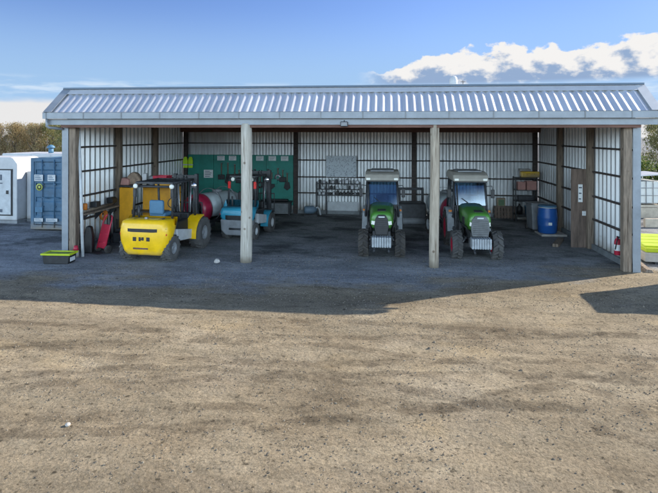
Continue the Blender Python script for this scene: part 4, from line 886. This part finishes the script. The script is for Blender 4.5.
t = thing('cold_store', 'white portable cabin with rounded top and dark framed door, left edge', 'cabin', (-7.4, 4.76, 0), 0)
b = MB(); b.prism([(0, .12), (2.2, .12), (2.2, 2.34), (2.02, 2.56), (1.9, 2.60), (.3, 2.60), (0, 2.34)], 0, 1.5, 'Y', .03); b.build('cabin_body', 'white', t)
b = MB(); b.box((.85, -.03, .30), (2.02, -.002, 2.14), .006); d = b.build('door_frame', 'black', t)
b = MB(); b.box((.90, -.05, .35), (1.97, -.03, 2.09), .01); dd = b.build('door', 'lgrey', t)
b = MB(); b.box((1.78, -.07, 1.16), (1.88, -.05, 1.30), .006); b.build('handle', 'black', dd)
for (x0, x1, z0, z1) in ((1.52, 1.60, 1.70, 1.92), (1.44, 1.62, 1.56, 1.60), (1.42, 1.62, .44, .56)):
    b = MB(); b.box((x0, -.056, z0), (x1, -.051, z1)); b.build('door_marking', 'ink', dd)
b = MB(); b.box((-.02, -.02, 0), (2.22, 1.5, .118)); b.build('plinth', 'grey', t)
t = thing('genset_box', 'lower white equipment box between the white cabin and the blue container', 'equipment box', (-5.16, 5.25, 0), 0)
b = MB(); b.box((0, 0, .1), (1.15, 2.2, 2.02), .04, None, 3); b.build('box_body', 'white', t)
b = MB(); b.box((.35, -.012, .9), (.42, -.002, 1.4)); b.build('vent', 'grey', t)
b = MB(); b.box((.60, -.02, .72), (.67, -.002, .86), .004); b.build('latch', 'black', t)
b = MB(); b.box((0, .02, 0), (1.15, 2.2, .098)); b.build('skid', 'grey', t)
t = thing('reefer_trailer', 'long white insulated body catching the sun behind the blue container', 'trailer', (-8.6, 8.2, 0), 0)
b = MB(); b.box((0, 0, .9), (7.6, 2.4, 2.62), .06, None, 3); tb = b.build('trailer_body', 'white', t)
for k in range(8):
    b = MB(); b.box((.5+k*.95, -.012, .95), (.53+k*.95, -.0, 2.56)); b.build('seam_strip', 'lgrey', tb)
b = MB(); b.box((.2, .3, .5), (7.4, 2.1, .9), .02); b.build('chassis', 'dark', t)
for x in (1.2, 2.3, 6.2):
    for y in (.45, 1.95):
        b = MB(); b.lathe([(.22, -.14), (.44, -.14), (.48, -.08), (.48, .08), (.44, .14), (.22, .14), (.2, 0), (0, 0)], (x, y, .48), 'Y', 22); b.build('wheel', 'rubber', t)
b = MB(); b.tube([(0, 0, 0), (0, 0, .22)], .11, 14); b.lathe([(.0, .40), (.08, .38), (.17, .30), (.17, .24), (0, .22)], n=16); solo('vent_cowl', b, 'blue_s', 'small blue grey vent cowl standing on the white trailer roof', 'vent', (-6.55, 8.8, 2.62))

# ------------------------------------------------------------------ right outside
t = thing('lime_bin', 'lime green ribbed low bin on a pale base right of the shed', 'bin', (16.30, .95, 0), -4)
b = MB()
b.hull([Vector(p) for p in ((0, 0, .30), (2.4, 0, .30), (2.4, 1.5, .30), (0, 1.5, .30), (0, .0, .42), (2.4, .0, .42), (2.4, 1.5, .50), (0, 1.5, .50))], [(3,2,1,0),(4,5,6,7),(0,1,5,4),(1,2,6,5),(2,3,7,6),(3,0,4,7)], .02); b.build('bin_body', 'lime', t)
b = MB()
for k in range(4):
    y = .12 + k*.38; z = .42 + .08*y/1.5
    b.box((.02, y-.02, z-.005), (2.38, y+.32, z+.05), .015, rotx(3))
b.build('ribbed_lid', 'lime', t)
b = MB(); b.box((-.06, -.10, .06), (2.5, 1.5, .298), .02); b.build('base', 'concrete', t)
for x in (.2, 2.0):
    b = MB(); b.box((x, -.08, 0), (x+.2, 1.4, .058)); b.build('skid', 'dark', t)
b = MB(); b.hull([Vector(p) for p in ((-.1, -.1, 0), (.1, -.1, 0), (.09, 1.3, 0), (-.1, 1.3, 0), (-.06, -.06, .07), (.06, -.06, .07), (.05, 1.25, .14), (-.06, 1.25, .14))], [(3,2,1,0),(4,5,6,7),(0,1,5,4),(1,2,6,5),(2,3,7,6),(3,0,4,7)], .01); solo('timber_offcut', b, 'timber', 'grey timber beam lying beside the right corner of the shed', 'beam', (15.92, .0, .0), -6)
t = thing('water_tank', 'white caged liquid tank beyond the lime bin', 'tank', (19.6, 9.2, .45), 8)
b = MB(); b.box((.03, .03, .14), (1.17, 1.17, 1.12), .06, None, 3); b.lathe([(0, 1.12), (.12, 1.12), (.12, 1.18), (0, 1.18)], (.6, .6, 0)); b.build('tank_body', 'tank', t)
b = MB()
for z in (.18, .5, .82, 1.12):
    b.tube([(0, 0, z), (1.2, 0, z), (1.2, 1.2, z), (0, 1.2, z), (0, 0, z)], .014, 6)
for k in range(5):
    x = .0 + k*.3
    b.tube([(x, 0, .1), (x, 0, 1.12)], .014, 6); b.tube([(0, x, .1), (0, x, 1.12)], .014, 6); b.tube([(1.2, x, .1), (1.2, x, 1.12)], .014, 6)
b.build('cage', 'grey', t)
b = MB(); b.box((0, 0, -.45), (1.2, 1.2, -.02)); b.box((0, 0, 0), (1.2, 1.2, .1)); b.build('stand', 'sand', t)
b = MB(); b.box((-.15, -.25, 1.36), (1.4, 1.35, 1.41), .006, roty(-3))
for x in (.0, 1.16):
    for y in (.0, 1.16): b.box((x, y, 1.12), (x+.04, y+.04, 1.36))
b.build('shade_roof', 'trim_light', t)
b = MB(); b.box((0, 0, 0), (9, .16, .34), .03); solo('block_wall', b, 'sand', 'low pale concrete block wall behind the lime bin', 'wall', (19.0, 6.8, 0), 4)
# bin stack just out of frame on the right: it throws the shadow that comes in from the edge
for k in range(3):
    o = crate('harvest_bin', ['grey harvest bin at the bottom of the stack beyond the right frame edge', 'grey harvest bin in the middle of the stack beyond the right frame edge', 'grey harvest bin on top of the stack beyond the right frame edge'][k], 'bin', 'grey', (17.55+.03*k, -1.0, .005+.70*k), .62, .58, .68, [0, 3, -2][k], 'stacked harvest bins')

# ------------------------------------------------------------------ trees
def crown_mesh(name, seed, w, h, z0, n, m, leaf=.16, wisp=.4):
    q = random.Random(seed); b = MB()
    clumps = []
    for i in range(46):
        a = q.uniform(0, 6.28); r_ = math.sqrt(q.random()); z = z0 + (h-z0)*q.random()**.85
        k = (1.0 - .45*abs((z-z0)/(h-z0) - .4)/.6) * w
        clumps.append((Vector((math.cos(a)*r_*k, math.sin(a)*r_*k, min(z, h-.35))), q.uniform(.25, .55)))
    for i in range(n):
        c, cr = clumps[q.randrange(len(clumps))]
        p = c + Vector((q.gauss(0, cr*.5), q.gauss(0, cr*.5), q.gauss(0, cr*.7)))
        if p.z < .1 or p.z > h + .12*q.gauss(0, 1): continue
        s = leaf*q.uniform(.5, 1.3); u = Vector((q.gauss(0, 1), q.gauss(0, 1), q.gauss(0, 1))).normalized()
        v = u.cross(Vector((q.gauss(0, 1), q.gauss(0, 1), q.gauss(0, 1)))).normalized()
        if q.random() < wisp: u = (u*.35 + Vector((0, 0, 1.0))).normalized()*1.9; v *= .35
        vs = [b.bm.verts.new(p + u*s*a_ + v*s*b_) for a_, b_ in ((-.5, 0), (0, -.45), (.6, 0), (0, .45))]
        b.bm.faces.new(vs)
    o = b.build(name, m, None, False); col.objects.unlink(o); me = o.data; bpy.data.objects.remove(o); return me
def trunk_mesh(seed, h, r):
    q = random.Random(seed); b = MB()
    b.tube([(0, 0, -.05), (.03, .02, h*.3), (-.05, .04, h*.6), (.02, 0, h*.92)], [r, r*.8, r*.5, r*.12], 8)
    for i in range(14):
        z = h*q.uniform(.12, .8); a = q.uniform(0, 6.28); L = q.uniform(.6, 1.3)
        b.tube([(0, 0, z), (math.cos(a)*L*.4, math.sin(a)*L*.4, z+L*.6), (math.cos(a)*L*.6, math.sin(a)*L*.6, z+L*1.3)], [r*.4, r*.25, r*.06], 5)
    o = b.build('trunk', 'bark'); col.objects.unlink(o); me = o.data; bpy.data.objects.remove(o); return me
browns = leaf_mat('autumn_foliage', [(.16, .115, .065), (.30, .215, .12), (.36, .28, .14), (.24, .21, .09), (.40, .30, .17), (.20, .19, .08)])
olives = leaf_mat('olive_foliage', [(.12, .14, .05), (.22, .22, .08), (.30, .27, .11), (.18, .19, .07), (.34, .26, .13)])
greens = leaf_mat('green_foliage', [(.03, .06, .014), (.06, .10, .02), (.10, .14, .035), (.05, .08, .02), (.14, .15, .05)])
cr = [crown_mesh('crown', 3+i, 1.45, 4.75, .2, 7200, browns if i != 1 else olives, .105, .6) for i in range(3)]
crg = [crown_mesh('crown', 31+i, 1.3, 2.6, .1, 4200, greens, .14, .15) for i in range(2)]
tk = [trunk_mesh(5+i, 4.0, .12) for i in range(2)]
def tree(name, label, cat, loc, rz, sc, crown, trunk, group):
    o = thing(name, label, cat, loc, rz, group); o.scale = sc
    c = bpy.data.objects.new('crown', crown); col.objects.link(c); c.parent = o
    k = bpy.data.objects.new('trunk', trunk); col.objects.link(k); k.parent = o
    return o
q = random.Random(23)
for row, y in enumerate((33.0, 36.5)):
    for i in range(13):
        x = -41 + i*2.0 + q.uniform(-.35, .35) + row*.9
        tree('shelterbelt_tree', 'brown leaved shelterbelt tree in the clipped row far behind the containers', 'tree', (x, y+q.uniform(-.4, .4), 0), q.uniform(0, 360), (1, 1, q.uniform(.95, 1.01)), cr[(0, 2, 0, 1, 2)[q.randrange(5)]], tk[q.randrange(2)], 'shelterbelt trees left of the shed')
for row, y in enumerate((25.5, 28.5)):
    for i in range(8):
        x = 29 + i*2.1 + q.uniform(-.4, .4) + row*1.1
        tree('hillside_tree', 'tall olive brown tree in the bank of trees behind the white tank', 'tree', (x, y+q.uniform(-.5, .5), .0), q.uniform(0, 360), (1.15, 1.15, q.uniform(1.0, 1.2)), cr[[1, 0, 1, 2][q.randrange(4)]], tk[q.randrange(2)], 'trees on the right behind the tank')
for i in range(9):
    x = 21.5 + i*1.7 + q.uniform(-.3, .3)
    tree('green_shrub', 'bright green shrub in the row in front of the taller trees on the right', 'shrub', (x, 13.6+i*.55+q.uniform(-.4, .4), 0), q.uniform(0, 360), (1, 1, q.uniform(.7, 1.0)), crg[q.randrange(2)], tk[0], 'green shrubs right of the shed')
for o in list(col.objects):
    if o.name.startswith('green_shrub'):
        for c in o.children:
            if c.name.startswith('trunk'): c.scale = (.5, .5, .45)

# ------------------------------------------------------------------ sun, sky, clouds
K = Vector((1.72, .88, 1.0)).normalized()            # towards the sun: right, a little behind the shed
el = math.asin(K.z); az = math.atan2(K.x, K.y)        # azimuth clockwise from +Y
sun = bpy.data.lights.new('sun', 'SUN'); sun.energy = 4.8; sun.angle = R(.5); sun.color = (1, .89, .74)
so = bpy.data.objects.new('sun', sun); col.objects.link(so); so.rotation_euler = (-K).to_track_quat('-Z', 'Y').to_euler(); so.location = K*60
w = bpy.data.worlds.new('World'); scene.world = w; w.use_nodes = True
nt = w.node_tree; N = nt.nodes; L = nt.links
bg = N['Background']; bg.inputs['Strength'].default_value = .14
def mth(op, a, b=None, c=None, clamp=False):
    n = N.new('ShaderNodeMath'); n.operation = op; n.use_clamp = clamp
    for i, v in enumerate((a, b, c)):
        if v is None: continue
        if isinstance(v, (int, float)): n.inputs[i].default_value = v
        else: L.new(v, n.inputs[i])
    return n.outputs[0]
def sst(x, a, b):
    if a > b: return mth('SUBTRACT', 1., sst(x, b, a))
    n = N.new('ShaderNodeMapRange'); n.interpolation_type = 'SMOOTHSTEP'
    n.inputs['From Min'].default_value = a; n.inputs['From Max'].default_value = b
    L.new(x, n.inputs['Value']); return n.outputs['Result']
def cmix(f, a, b, mode='MIX'):
    x = N.new('ShaderNodeMix'); x.data_type = 'RGBA'; x.blend_type = mode
    if isinstance(f, (int, float)): x.inputs['Factor'].default_value = f
    else: L.new(f, x.inputs['Factor'])
    for s, v in (('A', a), ('B', b)):
        if isinstance(v, tuple): x.inputs[s].default_value = (*v, 1)
        else: L.new(v, x.inputs[s])
    return x.outputs['Result']
tc = N.new('ShaderNodeTexCoord'); sp = N.new('ShaderNodeSeparateXYZ'); L.new(tc.outputs['Generated'], sp.inputs[0])
X, Y, Z = sp.outputs
elev = mth('MULTIPLY', mth('ARCSINE', Z), 57.2958); azi = mth('MULTIPLY', mth('ARCTAN2', X, Y), 57.2958)
sky = N.new('ShaderNodeTexSky'); sky.sky_type = 'NISHITA'; sky.sun_disc = False; sky.sun_elevation = el; sky.sun_rotation = az
sky.air_density = 1.0; sky.dust_density = .6; sky.ozone_density = 2.0
# the air here is very clear: look the sky up a little higher so that it is blue right down to the low cloud
zz = mth('MULTIPLY_ADD', Z, 1.75, .09); cb = N.new('ShaderNodeCombineXYZ'); L.new(X, cb.inputs[0]); L.new(Y, cb.inputs[1]); L.new(zz, cb.inputs[2])
nv = N.new('ShaderNodeVectorMath'); nv.operation = 'NORMALIZE'; L.new(cb.outputs[0], nv.inputs[0]); L.new(nv.outputs[0], sky.inputs['Vector'])
skyc = cmix(1., sky.outputs['Color'], (.56, .63, .80), 'MULTIPLY')
skyc = cmix(mth('MULTIPLY', sst(azi, 3., 26.), .8), skyc, cmix(1., skyc, (.74, .78, .86), 'MULTIPLY'))
skyc = cmix(mth('MULTIPLY', sst(elev, 15., 4.5), .85), skyc, (1.28, 1.95, 2.75))     # thin bright haze low down
def fbm(sx, sy, ox, oy, scale, det=9, rough=.55):
    c = N.new('ShaderNodeCombineXYZ'); L.new(mth('MULTIPLY_ADD', azi, sx, ox), c.inputs[0]); L.new(mth('MULTIPLY_ADD', elev, sy, oy), c.inputs[1])
    n = N.new('ShaderNodeTexNoise'); n.inputs['Scale'].default_value = scale; n.inputs['Detail'].default_value = det; n.inputs['Roughness'].default_value = rough
    L.new(c.outputs[0], n.inputs['Vector']); return n.outputs['Fac']
# cumulus bank on the right
CX, CY = 3.3, 1.7
n0 = fbm(1, 1.5, CX, CY, .34); n1 = fbm(1, 1.5, CX+.75, CY+1.0, .34)
top = mth('MULTIPLY_ADD', sst(azi, -4., 9.), 1.75, 6.45)             # the bank climbs to the right
big = fbm(1, .2, 9, 4, .16, 3)
top = mth('MULTIPLY_ADD', mth('SUBTRACT', big, .5), 2.4, top)
hgt = mth('DIVIDE', mth('SUBTRACT', elev, 5.7), mth('SUBTRACT', top, 5.7))   # 0 at the base, 1 at the top
dens = mth('SUBTRACT', mth('MULTIPLY_ADD', mth('SUBTRACT', n0, .5), 1.9, 1.30), hgt)
m_c = mth('MULTIPLY', sst(dens, .0, .16), sst(elev, 5.1, 5.8))
m_c = mth('MULTIPLY', m_c, sst(azi, -3.6, 1.5))
lit = sst(mth('MULTIPLY_ADD', mth('SUBTRACT', n0, n1), 3.0, mth('MULTIPLY', hgt, .85)), .0, .66)
cumc = cmix(lit, (1.02, 1.42, 2.12), (3.05, 3.0, 2.95))
# thin layer under the bank, faint scraps on the left, cream haze at the horizon
s0 = fbm(.35, 2.2, 5, 2, .55, 6)
m_s = mth('MULTIPLY', mth('MULTIPLY', sst(s0, .42, .64), sst(elev, 3.0, 4.4)), mth('SUBTRACT', 1., sst(elev, 4.9, 5.9)))
m_s = mth('MULTIPLY', m_s, .6)
h0 = fbm(.3, 1.0, 1, 8, .5, 5)
m_h = mth('SUBTRACT', 1., sst(mth('MULTIPLY_ADD', mth('SUBTRACT', h0, .5), 1.6, elev), 2.9, 3.7))
c = cmix(m_s, skyc, (2.6, 2.95, 3.3))
c = cmix(mth('MULTIPLY', m_h, .85), c, (3.0, 2.85, 2.7))
c = cmix(m_c, c, cumc)
# unseen bright cloud bank added low behind the camera to light the shed interior
nb = N.new('ShaderNodeTexNoise'); nb.inputs['Scale'].default_value = 3.2; nb.inputs['Detail'].default_value = 8; L.new(tc.outputs['Generated'], nb.inputs['Vector'])
btop = mth('MULTIPLY_ADD', mth('SUBTRACT', nb.outputs['Fac'], .5), 20., 20.)
m_b = mth('MULTIPLY', mth('MULTIPLY', sst(mth('SUBTRACT', btop, elev), -1., 3.), sst(Y, .10, -.25)), sst(elev, .4, 2.5))
c = cmix(m_b, c, (13.6, 17.6, 20.8))
L.new(c, bg.inputs['Color'])

# ------------------------------------------------------------------ camera: level, framed low by lens shift
cam = bpy.data.cameras.new('camera'); co = bpy.data.objects.new('camera', cam); col.objects.link(co)
co.location = (9.255, -14.177, 3.5); co.rotation_euler = (R(90), R(-.1), R(6.4))
cam.sensor_width = 36; cam.lens = 36*520/658; cam.shift_y = -111.5/658; cam.clip_start = .1; cam.clip_end = 3000
scene.camera = co
scene.view_settings.view_transform = 'Standard'; scene.view_settings.look = 'None'
scene.view_settings.exposure = 1.1; scene.view_settings.gamma = 1
scene.view_settings.use_curve_mapping = False
